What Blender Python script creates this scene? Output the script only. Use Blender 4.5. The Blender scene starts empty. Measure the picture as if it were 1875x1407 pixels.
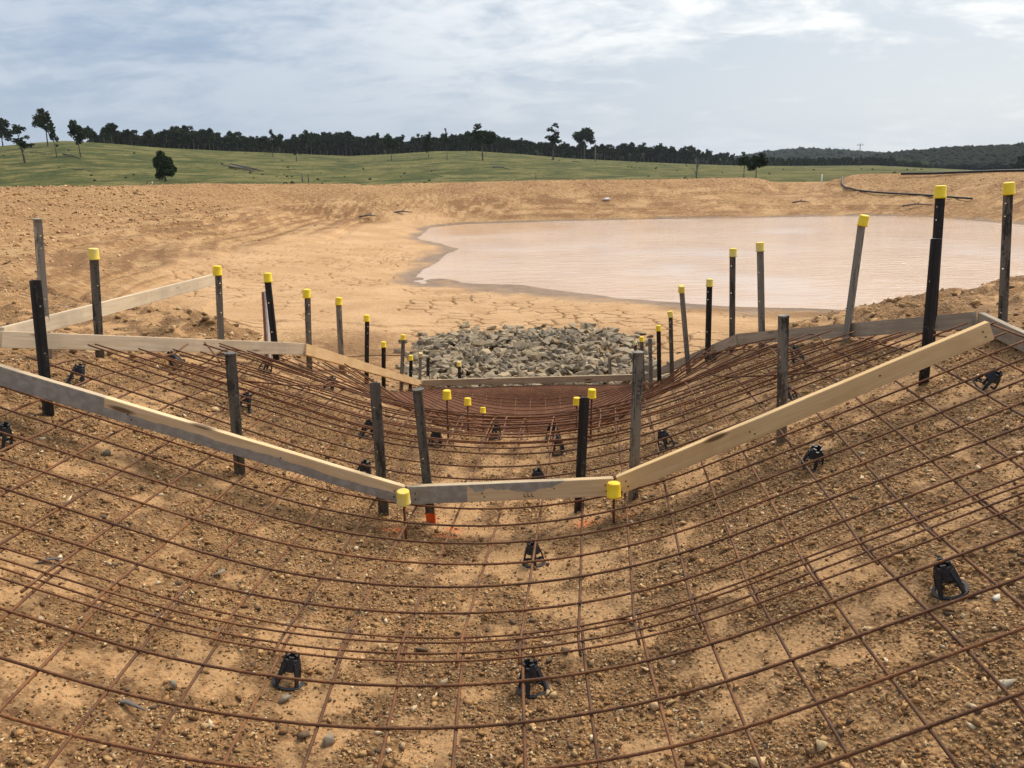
import bpy, bmesh, math, random
import numpy as np
from mathutils import Vector, Matrix
from mathutils.bvhtree import BVHTree
from mathutils.geometry import delaunay_2d_cdt

random.seed(7)
RNG = np.random.default_rng(11)
scene = bpy.context.scene
col = scene.collection

# ------------------------------------------------------------------ camera
EYE = 3.5
FPX, PITCH, ROLL = 1530.0, math.radians(15.08), math.radians(1.32)
FW = np.array([0, math.cos(PITCH), -math.sin(PITCH)])
_U0 = np.array([0, math.sin(PITCH), math.cos(PITCH)])
_R0 = np.array([1.0, 0, 0])
RT = _R0 * math.cos(ROLL) - _U0 * math.sin(ROLL)
UP = _U0 * math.cos(ROLL) + _R0 * math.sin(ROLL)
cam = bpy.data.cameras.new('camera')
cam.sensor_width = 36.0
cam.lens = FPX / 1875.0 * 36.0
cam.clip_start = 0.05
cam.clip_end = 20000
cam_o = bpy.data.objects.new('camera', cam)
col.objects.link(cam_o)
M = Matrix.Identity(4)
for i in range(3):
    M[i][0], M[i][1], M[i][2] = RT[i], UP[i], -FW[i]
M[2][3] = EYE
cam_o.matrix_world = M
scene.camera = cam_o

# ------------------------------------------------------------------ sky, sun, exposure
SUN_EL, SUN_AZ = math.radians(50), math.radians(42)      # azimuth to the right of the view direction (+Y)
SUN_DIR = Vector((math.sin(SUN_AZ) * math.cos(SUN_EL), math.cos(SUN_AZ) * math.cos(SUN_EL), math.sin(SUN_EL)))
world = bpy.data.worlds.new('World')
scene.world = world
world.use_nodes = True
nt = world.node_tree
nt.nodes.clear()


def N(tree, kind, **kw):
    n = tree.nodes.new(kind)
    for k, v in kw.items():
        if k in ('operation', 'blend_type', 'data_type', 'noise_dimensions', 'feature', 'sky_type', 'attribute_name',
                 'wave_type', 'bands_direction', 'sun_disc', 'sun_elevation', 'sun_rotation', 'interpolation_type',
                 'distance', 'use_clamp', 'clamp', 'air_density', 'dust_density', 'ozone_density', 'invert', 'normalize'):
            setattr(n, k, v)
        else:
            s = n.inputs[int(k[1:])] if k[0] == 'i' and k[1:].isdigit() else n.inputs[k.replace('_', ' ')]
            if isinstance(v, bpy.types.NodeSocket):
                tree.links.new(v, s)
            else:
                s.default_value = v
    return n


def math_n(tree, op, a, b=0.0, c=None, clamp=False):
    n = tree.nodes.new('ShaderNodeMath')
    n.operation = op
    n.use_clamp = clamp
    for i, v in enumerate((a, b) if c is None else (a, b, c)):
        if isinstance(v, bpy.types.NodeSocket):
            tree.links.new(v, n.inputs[i])
        else:
            n.inputs[i].default_value = v
    return n.outputs[0]


def mapr(tree, v, a, b, c=0.0, d=1.0, smooth=True):
    n = tree.nodes.new('ShaderNodeMapRange')
    n.interpolation_type = 'SMOOTHSTEP' if smooth else 'LINEAR'
    tree.links.new(v, n.inputs[0])
    for i, x in enumerate((a, b, c, d)):
        n.inputs[i + 1].default_value = x
    return n.outputs[0]


def mix(tree, fac, a, b, mode='MIX'):
    n = tree.nodes.new('ShaderNodeMix')
    n.data_type = 'RGBA'
    n.blend_type = mode
    n.clamp_factor = True
    for s, v in ((n.inputs[0], fac), (n.inputs[6], a), (n.inputs[7], b)):
        if isinstance(v, bpy.types.NodeSocket):
            tree.links.new(v, s)
        else:
            s.default_value = v if not isinstance(v, tuple) else (*v, 1.0)[:4]
    return n.outputs[2]


def noise(tree, vec, scale, detail=4.0, rough=0.55, distort=0.0, dim='3D'):
    n = tree.nodes.new('ShaderNodeTexNoise')
    n.noise_dimensions = dim
    if vec is not None:
        tree.links.new(vec, n.inputs['Vector'])
    n.inputs['Scale'].default_value = scale
    n.inputs['Detail'].default_value = detail
    n.inputs['Roughness'].default_value = rough
    n.inputs['Distortion'].default_value = distort
    return n.outputs[0]


SKY_STRENGTH = 0.10
tc = N(nt, 'ShaderNodeTexCoord')
sky = N(nt, 'ShaderNodeTexSky', sky_type='NISHITA', sun_disc=False, sun_elevation=SUN_EL, sun_rotation=SUN_AZ,
        air_density=1.0, dust_density=2.5, ozone_density=1.0)
skyc = N(nt, 'ShaderNodeVectorMath', operation='SCALE')
nt.links.new(sky.outputs[0], skyc.inputs[0])
skyc.inputs['Scale'].default_value = SKY_STRENGTH
sep = N(nt, 'ShaderNodeSeparateXYZ')
nt.links.new(tc.outputs['Generated'], sep.inputs[0])
zc = math_n(nt, 'MAXIMUM', sep.outputs[2], 0.0)
den = math_n(nt, 'ADD', zc, 0.26)
comb = N(nt, 'ShaderNodeCombineXYZ')
nt.links.new(math_n(nt, 'DIVIDE', sep.outputs[0], den), comb.inputs[0])
nt.links.new(math_n(nt, 'DIVIDE', sep.outputs[1], den), comb.inputs[1])
mp = N(nt, 'ShaderNodeMapping')
mp.inputs['Scale'].default_value = (0.75, 1.0, 1.0)
mp.inputs['Rotation'].default_value = (0, 0, 0.35)
mp.inputs['Location'].default_value = (3.1, 1.2, 0)
nt.links.new(comb.outputs[0], mp.inputs[0])
cl1 = noise(nt, mp.outputs[0], 0.85, 5, 0.5, 0.3)
cl2 = noise(nt, mp.outputs[0], 2.6, 8, 0.60, 0.6)
cl3 = noise(nt, mp.outputs[0], 9.0, 6, 0.6, 0.4)
# glow of the thin cloud round the veiled sun (forward scattering)
dot = N(nt, 'ShaderNodeVectorMath', operation='DOT_PRODUCT')
nt.links.new(tc.outputs['Generated'], dot.inputs[0])
dot.inputs[1].default_value = SUN_DIR
glow = mapr(nt, dot.outputs['Value'], 0.38, 0.80)
core = mapr(nt, dot.outputs['Value'], 0.88, 1.0)
v1 = math_n(nt, 'ADD', math_n(nt, 'MULTIPLY', cl1, 0.42), math_n(nt, 'MULTIPLY', cl2, 0.36))
v1 = math_n(nt, 'ADD', v1, math_n(nt, 'MULTIPLY', cl3, 0.22))
thick = mapr(nt, v1, 0.43, 0.59)
dark_c = mix(nt, glow, (0.265, 0.35, 0.475), (0.56, 0.61, 0.65))
lite_c = mix(nt, glow, (0.46, 0.52, 0.60), (1.0, 0.98, 0.93))
cloud = mix(nt, thick, dark_c, lite_c)
hz = mapr(nt, sep.outputs[2], 0.0, 0.15, 1.0, 0.0)
cloud = mix(nt, math_n(nt, 'MULTIPLY', hz, 0.7), cloud, mix(nt, glow, (0.42, 0.485, 0.565), (0.78, 0.79, 0.77)))
cloud = mix(nt, core, cloud, (1.5, 1.42, 1.28))
final = mix(nt, 0.92, skyc.outputs[0], cloud)
bg = N(nt, 'ShaderNodeBackground')
nt.links.new(final, bg.inputs[0])
bg.inputs[1].default_value = 1.0
wo = N(nt, 'ShaderNodeOutputWorld')
nt.links.new(bg.outputs[0], wo.inputs[0])

sun = bpy.data.lights.new('sun', 'SUN')
sun.energy = 2.6
sun.angle = math.radians(26)
sun.color = (1.0, 0.93, 0.82)
sun_o = bpy.data.objects.new('sun', sun)
col.objects.link(sun_o)
sun_o.rotation_euler = SUN_DIR.to_track_quat('Z', 'Y').to_euler()

scene.view_settings.view_transform = 'Standard'
scene.view_settings.look = 'None'
scene.view_settings.gamma = 1.0
scene.view_settings.use_curve_mapping = False
scene.view_settings.exposure = 0.40
scene.cycles.max_bounces = 6
scene.cycles.diffuse_bounces = 3
scene.cycles.use_denoising = True


# ------------------------------------------------------------------ small helpers
def ray(px, py):
    return FW + RT * (px - 937.5) / FPX + UP * (703.5 - py) / FPX


def atY(px, py, Y):
    d = ray(px, py)
    p = d * (Y / d[1])
    return np.array([p[0], p[1], p[2] + EYE])


def atH(px, py, h):
    d = ray(px, py)
    p = d * (h / d[2])
    return np.array([p[0], p[1], p[2] + EYE])


def atZ(px, py, Z):
    p = ray(px, py) * Z
    return np.array([p[0], p[1], p[2] + EYE])


def sstep(a, b, x):
    t = np.clip((np.asarray(x, float) - a) / (b - a), 0, 1)
    return t * t * (3 - 2 * t)


def _hash(ix, iy, seed):
    h = (ix.astype(np.int64) * 374761393 + iy.astype(np.int64) * 668265263 + seed * 974711) & 0xFFFFFFFF
    h = ((h ^ (h >> 13)) * 1274126177) & 0xFFFFFFFF
    return ((h ^ (h >> 16)) & 0xFFFFFF) / float(0xFFFFFF)


def vnoise(x, y, seed=0):
    ix, iy = np.floor(x), np.floor(y)
    fx, fy = x - ix, y - iy
    fx, fy = fx * fx * (3 - 2 * fx), fy * fy * (3 - 2 * fy)
    a, b = _hash(ix, iy, seed), _hash(ix + 1, iy, seed)
    c, d = _hash(ix, iy + 1, seed), _hash(ix + 1, iy + 1, seed)
    return (a + (b - a) * fx) * (1 - fy) + (c + (d - c) * fx) * fy - 0.5


def fbm(x, y, scale, octaves=4, seed=0, gain=0.5):
    t, amp, tot = 0, 1.0, 0
    for o in range(octaves):
        t = t + amp * vnoise(x * scale + 17.3 * o, y * scale - 9.1 * o, seed + o * 31)
        tot += amp
        amp *= gain
        scale *= 2.03
    return t / tot * 2


def mesh_from(name, verts, faces, smooth=False):
    me = bpy.data.meshes.new(name)
    verts = np.asarray(verts, np.float32)
    faces = np.asarray(faces, np.int32)
    nf, k = faces.shape
    me.vertices.add(len(verts))
    me.vertices.foreach_set('co', verts.ravel())
    me.loops.add(nf * k)
    me.loops.foreach_set('vertex_index', faces.ravel())
    me.polygons.add(nf)
    me.polygons.foreach_set('loop_start', np.arange(0, nf * k, k, dtype=np.int32))
    me.update(calc_edges=True)
    if smooth:
        me.polygons.foreach_set('use_smooth', np.ones(nf, bool))
    return me


def color_attr(me, name, rgba):
    a = me.color_attributes.new(name, 'FLOAT_COLOR', 'POINT')
    a.data.foreach_set('color', np.asarray(rgba, np.float32).ravel())


def link(name, data, mat=None, parent=None, loc=None):
    o = bpy.data.objects.new(name, data)
    col.objects.link(o)
    if mat is not None and data is not None and not data.materials:
        data.materials.append(mat)
    if parent is not None:
        o.parent = parent
    if loc is not None:
        o.location = loc
    return o


def tag(o, label, cat, group=None):
    o['label'] = label
    o['category'] = cat
    if group:
        o['group'] = group
    return o


def bm_obj(name, bm, mat, parent=None, loc=None, smooth=False):
    me = bpy.data.meshes.new(name)
    if smooth:
        for f in bm.faces:
            f.smooth = True
    bm.to_mesh(me)
    bm.free()
    return link(name, me, mat, parent, loc)


def bm_box(bm, lo, hi):
    vs = [bm.verts.new((x, y, z)) for x in (lo[0], hi[0]) for y in (lo[1], hi[1]) for z in (lo[2], hi[2])]
    for f in ((0, 1, 3, 2), (4, 6, 7, 5), (0, 4, 5, 1), (2, 3, 7, 6), (0, 2, 6, 4), (1, 5, 7, 3)):
        bm.faces.new([vs[i] for i in f])
    return vs


def tube_arrays(pts, rad, n=6, caps=True):
    """verts/quads of a tube along a polyline; rad is a number or one per point"""
    pts = np.asarray(pts, float)
    m = len(pts)
    rad = np.full(m, rad) if np.isscalar(rad) else np.asarray(rad, float)
    T = np.gradient(pts, axis=0)
    T /= np.linalg.norm(T, axis=1)[:, None] + 1e-12
    ref = np.array([0, 0, 1.0]) if abs(T[0][2]) < 0.9 else np.array([1.0, 0, 0])
    A = np.cross(T, ref)
    A /= np.linalg.norm(A, axis=1)[:, None] + 1e-12
    B = np.cross(T, A)
    ang = np.linspace(0, 2 * math.pi, n, endpoint=False)
    V = pts[:, None, :] + rad[:, None, None] * (np.cos(ang)[None, :, None] * A[:, None, :] + np.sin(ang)[None, :, None] * B[:, None, :])
    V = V.reshape(-1, 3)
    Fq = []
    for i in range(m - 1):
        for j in range(n):
            a, b = i * n + j, i * n + (j + 1) % n
            Fq.append((a, b, b + n, a + n))
    if caps:
        c0, c1 = len(V), len(V) + 1
        V = np.vstack([V, pts[0], pts[-1]])
        for j in range(0, n, 2):
            Fq.append((c0, (j + 2) % n, (j + 1) % n, j))
            k = (m - 1) * n
            Fq.append((c1, k + j, k + (j + 1) % n, k + (j + 2) % n))
    return V, np.array(Fq)


def tube_obj(name, pts, rad, mat, parent=None, n=6):
    V, Fq = tube_arrays(pts, rad, n)
    return link(name, mesh_from(name, V, Fq, True), mat, parent)


def join_arrays(parts):
    V, Fq, o = [], [], 0
    for v, f in parts:
        V.append(v)
        Fq.append(np.asarray(f) + o)
        o += len(v)
    return np.vstack(V), np.vstack(Fq)


# ------------------------------------------------------------------ materials
def new_mat(name):
    m = bpy.data.materials.new(name)
    m.use_nodes = True
    t = m.node_tree
    b = t.nodes['Principled BSDF']
    return m, t, b


def simple_mat(name, c1, c2, scale, rough=0.6, bump=0.0, bscale=None, spec=0.4, metal=0.0, rnd=0.0):
    m, t, b = new_mat(name)
    tcn = N(t, 'ShaderNodeTexCoord')
    v = noise(t, tcn.outputs['Object'], scale, 5, 0.6)
    c = mix(t, mapr(t, v, 0.35, 0.65), c1, c2)
    if rnd:
        oi = N(t, 'ShaderNodeObjectInfo')
        k = mapr(t, oi.outputs['Random'], 0, 1, 1 - rnd, 1 + rnd, False)
        hs = N(t, 'ShaderNodeHueSaturation')
        t.links.new(k, hs.inputs['Value'])
        t.links.new(c, hs.inputs['Color'])
        c = hs.outputs[0]
    t.links.new(c, b.inputs['Base Color'])
    b.inputs['Roughness'].default_value = rough
    b.inputs['Specular IOR Level'].default_value = spec
    b.inputs['Metallic'].default_value = metal
    if bump:
        bn = N(t, 'ShaderNodeBump')
        bn.inputs['Strength'].default_value = 1.0
        bn.inputs['Distance'].default_value = bump
        t.links.new(noise(t, tcn.outputs['Object'], bscale or scale * 3, 5, 0.65), bn.inputs['Height'])
        t.links.new(bn.outputs[0], b.inputs['Normal'])
    return m


def ground_material():
    m, t, b = new_mat('site_soil')
    tcn = N(t, 'ShaderNodeTexCoord')
    P = tcn.outputs['Object']
    at = N(t, 'ShaderNodeAttribute', attribute_name='zone')
    sp = N(t, 'ShaderNodeSeparateColor')
    t.links.new(at.outputs['Color'], sp.inputs[0])
    mud, red, damp, paint = sp.outputs[0], sp.outputs[1], sp.outputs[2], at.outputs['Alpha']
    at2 = N(t, 'ShaderNodeAttribute', attribute_name='zone2')
    sp2 = N(t, 'ShaderNodeSeparateColor')
    t.links.new(at2.outputs['Color'], sp2.inputs[0])
    bank = sp2.outputs[0]
    big = noise(t, P, 0.9, 4, 0.6, 0.4)
    mid = noise(t, P, 7.0, 6, 0.65, 0.3)
    fine = noise(t, P, 55.0, 5, 0.7)
    grit = N(t, 'ShaderNodeTexVoronoi', feature='F1')
    t.links.new(P, grit.inputs['Vector'])
    grit.inputs['Scale'].default_value = 75.0
    dens = at2.outputs['Alpha']
    sand, tan, brown = (0.47, 0.268, 0.120), (0.335, 0.176, 0.070), (0.165, 0.082, 0.034)
    c = mix(t, mapr(t, mid, 0.36, 0.64), brown, tan)
    sm_ = math_n(t, 'ADD', math_n(t, 'SUBTRACT', 1.0, dens), math_n(t, 'MULTIPLY', math_n(t, 'SUBTRACT', mid, 0.5), 2.6))
    sm_ = math_n(t, 'ADD', sm_, math_n(t, 'MULTIPLY', math_n(t, 'SUBTRACT', big, 0.5), 1.0))
    c = mix(t, mapr(t, sm_, 0.55, 1.10, 0.0, 0.9), c, sand)
    c = mix(t, math_n(t, 'MULTIPLY', mapr(t, fine, 0.52, 0.68), 0.45), c, (0.60, 0.395, 0.20))
    c = mix(t, math_n(t, 'MULTIPLY', mapr(t, fine, 0.48, 0.34), 0.60), c, (0.125, 0.064, 0.028))
    gc = mix(t, math_n(t, 'MULTIPLY', mapr(t, grit.outputs['Color'], 0.3, 0.9), 0.30), c, (0.52, 0.345, 0.175))
    # bank: turned clay with paler and browner drifts
    bv = noise(t, P, 0.35, 5, 0.6, 0.5)
    bf = noise(t, P, 5.5, 6, 0.7)
    bc = mix(t, mapr(t, bv, 0.35, 0.65), (0.35, 0.180, 0.075), (0.48, 0.272, 0.116))
    bc = mix(t, mapr(t, bf, 0.45, 0.70), bc, (0.60, 0.38, 0.185))
    bc = mix(t, mapr(t, sp2.outputs[1], 0.52, 0.72, 0, 0.8), bc, (0.64, 0.395, 0.19))
    bc = mix(t, mapr(t, sp2.outputs[1], 0.48, 0.28, 0, 0.8), bc, (0.28, 0.142, 0.060))
    bc = mix(t, math_n(t, 'MULTIPLY', mapr(t, bf, 0.46, 0.32), 0.7), bc, (0.25, 0.135, 0.06))
    c = mix(t, bank, gc, bc)
    mc = mix(t, mapr(t, noise(t, P, 0.6, 5, 0.6, 0.6), 0.35, 0.68), (0.47, 0.280, 0.135), (0.59, 0.370, 0.195))
    mc = mix(t, math_n(t, 'MULTIPLY', mapr(t, noise(t, P, 7, 6, 0.7), 0.50, 0.66), 0.55), mc, (0.50, 0.285, 0.125))
    mc = mix(t, math_n(t, 'MULTIPLY', sp2.outputs[2], 0.7), mc, (0.20, 0.105, 0.05))  # crack insides darkened by colour: moister subsoil, plus the shade painted in
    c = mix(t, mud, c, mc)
    c = mix(t, math_n(t, 'MULTIPLY', red, 0.9), c, mix(t, mid, (0.115, 0.040, 0.022), (0.19, 0.078, 0.040)))
    wet = mix(t, mapr(t, noise(t, P, 2.5, 4, 0.6), 0.35, 0.65), (0.20, 0.115, 0.06), (0.27, 0.165, 0.09))
    c = mix(t, damp, c, wet)
    pn = math_n(t, 'MULTIPLY', math_n(t, 'MULTIPLY', paint, 0.65), mapr(t, noise(t, P, 60, 3, 0.6), 0.38, 0.52))
    c = mix(t, pn, c, (0.95, 0.16, 0.02))
    t.links.new(c, b.inputs['Base Color'])
    r = mapr(t, damp, 0, 1, 0.92, 0.45, False)
    t.links.new(r, b.inputs['Roughness'])
    b.inputs['Specular IOR Level'].default_value = 0.25
    hsum = math_n(t, 'ADD', math_n(t, 'MULTIPLY', fine, 0.010), math_n(t, 'MULTIPLY', mid, 0.03))
    hsum = math_n(t, 'SUBTRACT', hsum, math_n(t, 'MULTIPLY', grit.outputs['Distance'], 0.014))
    hsum = math_n(t, 'MULTIPLY', hsum, mapr(t, dens, 0.0, 0.8, 0.35, 1.0))
    hb = math_n(t, 'MULTIPLY', bf, 0.22)
    hm = math_n(t, 'MULTIPLY', noise(t, P, 7, 6, 0.7), 0.06)
    hh = N(t, 'ShaderNodeMix', data_type='FLOAT')
    t.links.new(bank, hh.inputs[0]); t.links.new(hsum, hh.inputs[2]); t.links.new(hb, hh.inputs[3])
    h2 = N(t, 'ShaderNodeMix', data_type='FLOAT')
    t.links.new(mud, h2.inputs[0]); t.links.new(hh.outputs[0], h2.inputs[2]); t.links.new(hm, h2.inputs[3])
    bn = N(t, 'ShaderNodeBump')
    bn.inputs['Strength'].default_value = 0.9
    bn.inputs['Distance'].default_value = 1.0
    t.links.new(h2.outputs[0], bn.inputs['Height'])
    t.links.new(bn.outputs[0], b.inputs['Normal'])
    return m


def vcol_mat(name, rough=0.9, bscale=40.0, bump=0.004, var=0.25, spec=0.25):
    m, t, b = new_mat(name)
    at = N(t, 'ShaderNodeAttribute', attribute_name='col')
    tcn = N(t, 'ShaderNodeTexCoord')
    nz = noise(t, tcn.outputs['Object'], bscale, 4, 0.65)
    hs = N(t, 'ShaderNodeHueSaturation')
    t.links.new(mapr(t, nz, 0.3, 0.7, 1 - var, 1 + var, False), hs.inputs['Value'])
    t.links.new(at.outputs['Color'], hs.inputs['Color'])
    t.links.new(hs.outputs[0], b.inputs['Base Color'])
    b.inputs['Roughness'].default_value = rough
    b.inputs['Specular IOR Level'].default_value = spec
    if bump:
        bn = N(t, 'ShaderNodeBump')
        bn.inputs['Distance'].default_value = bump
        t.links.new(nz, bn.inputs['Height'])
        t.links.new(bn.outputs[0], b.inputs['Normal'])
    return m


def wood_mat(name, c1, c2, c3, stain=None, grain=1.0):
    """timber in object space: x along the board, z across its face"""
    m, t, b = new_mat(name)
    tcn = N(t, 'ShaderNodeTexCoord')
    oi = N(t, 'ShaderNodeObjectInfo')
    off = N(t, 'ShaderNodeCombineXYZ')
    t.links.new(math_n(t, 'MULTIPLY', oi.outputs['Random'], 37.0), off.inputs[0])
    addv = N(t, 'ShaderNodeVectorMath', operation='ADD')
    t.links.new(tcn.outputs['Object'], addv.inputs[0])
    t.links.new(off.outputs[0], addv.inputs[1])
    mp_ = N(t, 'ShaderNodeMapping')
    mp_.inputs['Scale'].default_value = (1.6, 22, 30)
    t.links.new(addv.outputs[0], mp_.inputs[0])
    g = noise(t, mp_.outputs[0], 1.6, 7, 0.62, 0.5)
    g2 = noise(t, addv.outputs[0], 2.2, 4, 0.6, 0.3)
    c = mix(t, mapr(t, g, 0.34, 0.64), c1, c2)
    c = mix(t, math_n(t, 'MULTIPLY', mapr(t, g2, 0.42, 0.68), 0.75), c, c3)
    mk = N(t, 'ShaderNodeMapping')
    mk.inputs['Scale'].default_value = (2.4, 6, 11)
    t.links.new(addv.outputs[0], mk.inputs[0])
    vor = N(t, 'ShaderNodeTexVoronoi', feature='F1')
    t.links.new(mk.outputs[0], vor.inputs['Vector'])
    vor.inputs['Scale'].default_value = 1.0
    knot = mapr(t, vor.outputs['Distance'], 0.19, 0.08)
    c = mix(t, math_n(t, 'MULTIPLY', knot, 0.85), c, (0.10, 0.045, 0.02))
    sx = N(t, 'ShaderNodeSeparateXYZ')
    t.links.new(tcn.outputs['Object'], sx.inputs[0])
    if stain:
        ns = noise(t, tcn.outputs['Object'], 5.0, 5, 0.6)
        nz = math_n(t, 'MULTIPLY', math_n(t, 'SUBTRACT', ns, 0.5), stain.get('wob', 0.05))
        low = mapr(t, math_n(t, 'ADD', sx.outputs[2], nz), stain['z'] - 0.002, stain['z'] + 0.002, 1, 0)
        lef = mapr(t, math_n(t, 'ADD', sx.outputs[0], nz), stain['x'] - 0.004, stain['x'] + 0.004, 1, 0)
        f = math_n(t, 'MAXIMUM', low, lef)
        if 'blob' in stain:
            bx, bw = stain['blob']
            bl = mapr(t, math_n(t, 'ABSOLUTE', math_n(t, 'SUBTRACT', sx.outputs[0], bx)), 0.0, bw, 0.055, -0.02, False)
            bl = math_n(t, 'SUBTRACT', math_n(t, 'ADD', bl, math_n(t, 'MULTIPLY', nz, 1.6)), math_n(t, 'SUBTRACT', 0.09, sx.outputs[2]))
            f = math_n(t, 'MAXIMUM', f, mapr(t, bl, -0.002, 0.002))
        # slurry clings to the front face only, not to the top edge
        f = math_n(t, 'MULTIPLY', f, mapr(t, sx.outputs[2], 0.0875, 0.0885, 1, 0))
        gc = mix(t, mapr(t, noise(t, tcn.outputs['Object'], 26, 5, 0.6), 0.35, 0.65), (0.25, 0.225, 0.19), (0.35, 0.32, 0.275))
        c = mix(t, math_n(t, 'MULTIPLY', f, 0.93), c, gc)
    t.links.new(c, b.inputs['Base Color'])
    b.inputs['Roughness'].default_value = 0.75
    b.inputs['Specular IOR Level'].default_value = 0.25
    bn = N(t, 'ShaderNodeBump')
    bn.inputs['Distance'].default_value = 0.0015 * grain
    t.links.new(g, bn.inputs['Height'])
    t.links.new(bn.outputs[0], b.inputs['Normal'])
    return m


def rust_mat(name, a, b_, c_):
    m, t, b = new_mat(name)
    tcn = N(t, 'ShaderNodeTexCoord')
    oi = N(t, 'ShaderNodeObjectInfo')
    n1 = noise(t, tcn.outputs['Object'], 9, 5, 0.65)
    n2 = noise(t, tcn.outputs['Object'], 60, 4, 0.6)
    c = mix(t, mapr(t, n1, 0.36, 0.64), a, b_)
    c = mix(t, math_n(t, 'MULTIPLY', mapr(t, n2, 0.48, 0.68), 0.6), c, c_)
    hs = N(t, 'ShaderNodeHueSaturation')
    t.links.new(mapr(t, oi.outputs['Random'], 0, 1, 0.75, 1.3, False), hs.inputs['Value'])
    t.links.new(c, hs.inputs['Color'])
    t.links.new(hs.outputs[0], b.inputs['Base Color'])
    b.inputs['Roughness'].default_value = 0.8
    b.inputs['Metallic'].default_value = 0.15
    bn = N(t, 'ShaderNodeBump')
    bn.inputs['Distance'].default_value = 0.002
    t.links.new(noise(t, tcn.outputs['Object'], 140, 3, 0.6), bn.inputs['Height'])
    t.links.new(bn.outputs[0], b.inputs['Normal'])
    return m


def picket_mat(name, base, worn, amount):
    m, t, b = new_mat(name)
    tcn = N(t, 'ShaderNodeTexCoord')
    oi = N(t, 'ShaderNodeObjectInfo')
    off = N(t, 'ShaderNodeVectorMath', operation='ADD')
    t.links.new(tcn.outputs['Object'], off.inputs[0])
    cb = N(t, 'ShaderNodeCombineXYZ')
    t.links.new(math_n(t, 'MULTIPLY', oi.outputs['Random'], 50), cb.inputs[2])
    t.links.new(cb.outputs[0], off.inputs[1])
    ms = N(t, 'ShaderNodeMapping')
    ms.inputs['Scale'].default_value = (26, 26, 5)
    t.links.new(off.outputs[0], ms.inputs[0])
    n1 = noise(t, ms.outputs[0], 1.0, 6, 0.65, 0.4)
    n2 = noise(t, off.outputs[0], 70, 4, 0.6)
    mm = math_n(t, 'ADD', math_n(t, 'MULTIPLY', n1, 0.7), math_n(t, 'MULTIPLY', n2, 0.3))
    c = mix(t, mapr(t, mm, 0.56 - amount * 0.20, 0.68 - amount * 0.20), base, worn)
    hs = N(t, 'ShaderNodeHueSaturation')
    t.links.new(mapr(t, oi.outputs['Random'], 0, 1, 0.7, 1.35, False), hs.inputs['Value'])
    t.links.new(c, hs.inputs['Color'])
    c = hs.outputs[0]
    t.links.new(c, b.inputs['Base Color'])
    b.inputs['Roughness'].default_value = 0.55
    b.inputs['Specular IOR Level'].default_value = 0.45
    bn = N(t, 'ShaderNodeBump')
    bn.inputs['Distance'].default_value = 0.001
    t.links.new(n2, bn.inputs['Height'])
    t.links.new(bn.outputs[0], b.inputs['Normal'])
    return m


def leaf_mat():
    m, t, b = new_mat('gum_leaves')
    at = N(t, 'ShaderNodeAttribute', attribute_name='col')
    t.links.new(at.outputs['Color'], b.inputs['Base Color'])
    b.inputs['Roughness'].default_value = 0.9
    b.inputs['Specular IOR Level'].default_value = 0.05
    return m


def grass_mat():
    m, t, b = new_mat('pasture_grass')
    tcn = N(t, 'ShaderNodeTexCoord')
    P = tcn.outputs['Object']
    mp_ = N(t, 'ShaderNodeMapping')
    mp_.inputs['Scale'].default_value = (1.0, 0.6, 1.0)
    t.links.new(P, mp_.inputs[0])
    a = noise(t, mp_.outputs[0], 0.03, 6, 0.65, 0.6)
    c_ = noise(t, mp_.outputs[0], 0.16, 6, 0.7, 0.3)
    d = noise(t, mp_.outputs[0], 0.9, 5, 0.7)
    c = mix(t, mapr(t, a, 0.40, 0.60), (0.066, 0.076, 0.020), (0.130, 0.124, 0.036))
    c = mix(t, math_n(t, 'MULTIPLY', mapr(t, c_, 0.49, 0.60), 0.85), c, (0.20, 0.17, 0.062))
    c = mix(t, math_n(t, 'MULTIPLY', mapr(t, c_, 0.48, 0.36), 0.8), c, (0.038, 0.056, 0.018))
    c = mix(t, math_n(t, 'MULTIPLY', mapr(t, d, 0.52, 0.62), 0.65), c, (0.034, 0.045, 0.018))
    t.links.new(c, b.inputs['Base Color'])
    b.inputs['Roughness'].default_value = 0.95
    b.inputs['Specular IOR Level'].default_value = 0.1
    bn = N(t, 'ShaderNodeBump')
    bn.inputs['Distance'].default_value = 0.6
    t.links.new(d, bn.inputs['Height'])
    t.links.new(bn.outputs[0], b.inputs['Normal'])
    return m


def water_mat():
    m, t, b = new_mat('turbid_water')
    tcn = N(t, 'ShaderNodeTexCoord')
    P = tcn.outputs['Object']
    mp_ = N(t, 'ShaderNodeMapping')
    mp_.inputs['Scale'].default_value = (0.42, 1.5, 1.0)
    t.links.new(P, mp_.inputs[0])
    n1 = noise(t, mp_.outputs[0], 2.4, 5, 0.62, 0.5)
    n2 = noise(t, P, 0.13, 3, 0.5, 0.3)
    c = mix(t, mapr(t, noise(t, P, 0.25, 4, 0.6), 0.35, 0.65), (0.57, 0.385, 0.260), (0.64, 0.455, 0.325))
    t.links.new(c, b.inputs['Base Color'])
    b.inputs['Roughness'].default_value = 0.04
    b.inputs['IOR'].default_value = 1.33
    bn = N(t, 'ShaderNodeBump')
    bn.inputs['Strength'].default_value = 0.6
    t.links.new(mapr(t, n2, 0.36, 0.60, 0.015, 0.09), bn.inputs['Distance'])
    t.links.new(n1, bn.inputs['Height'])
    t.links.new(bn.outputs[0], b.inputs['Normal'])
    return m


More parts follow.
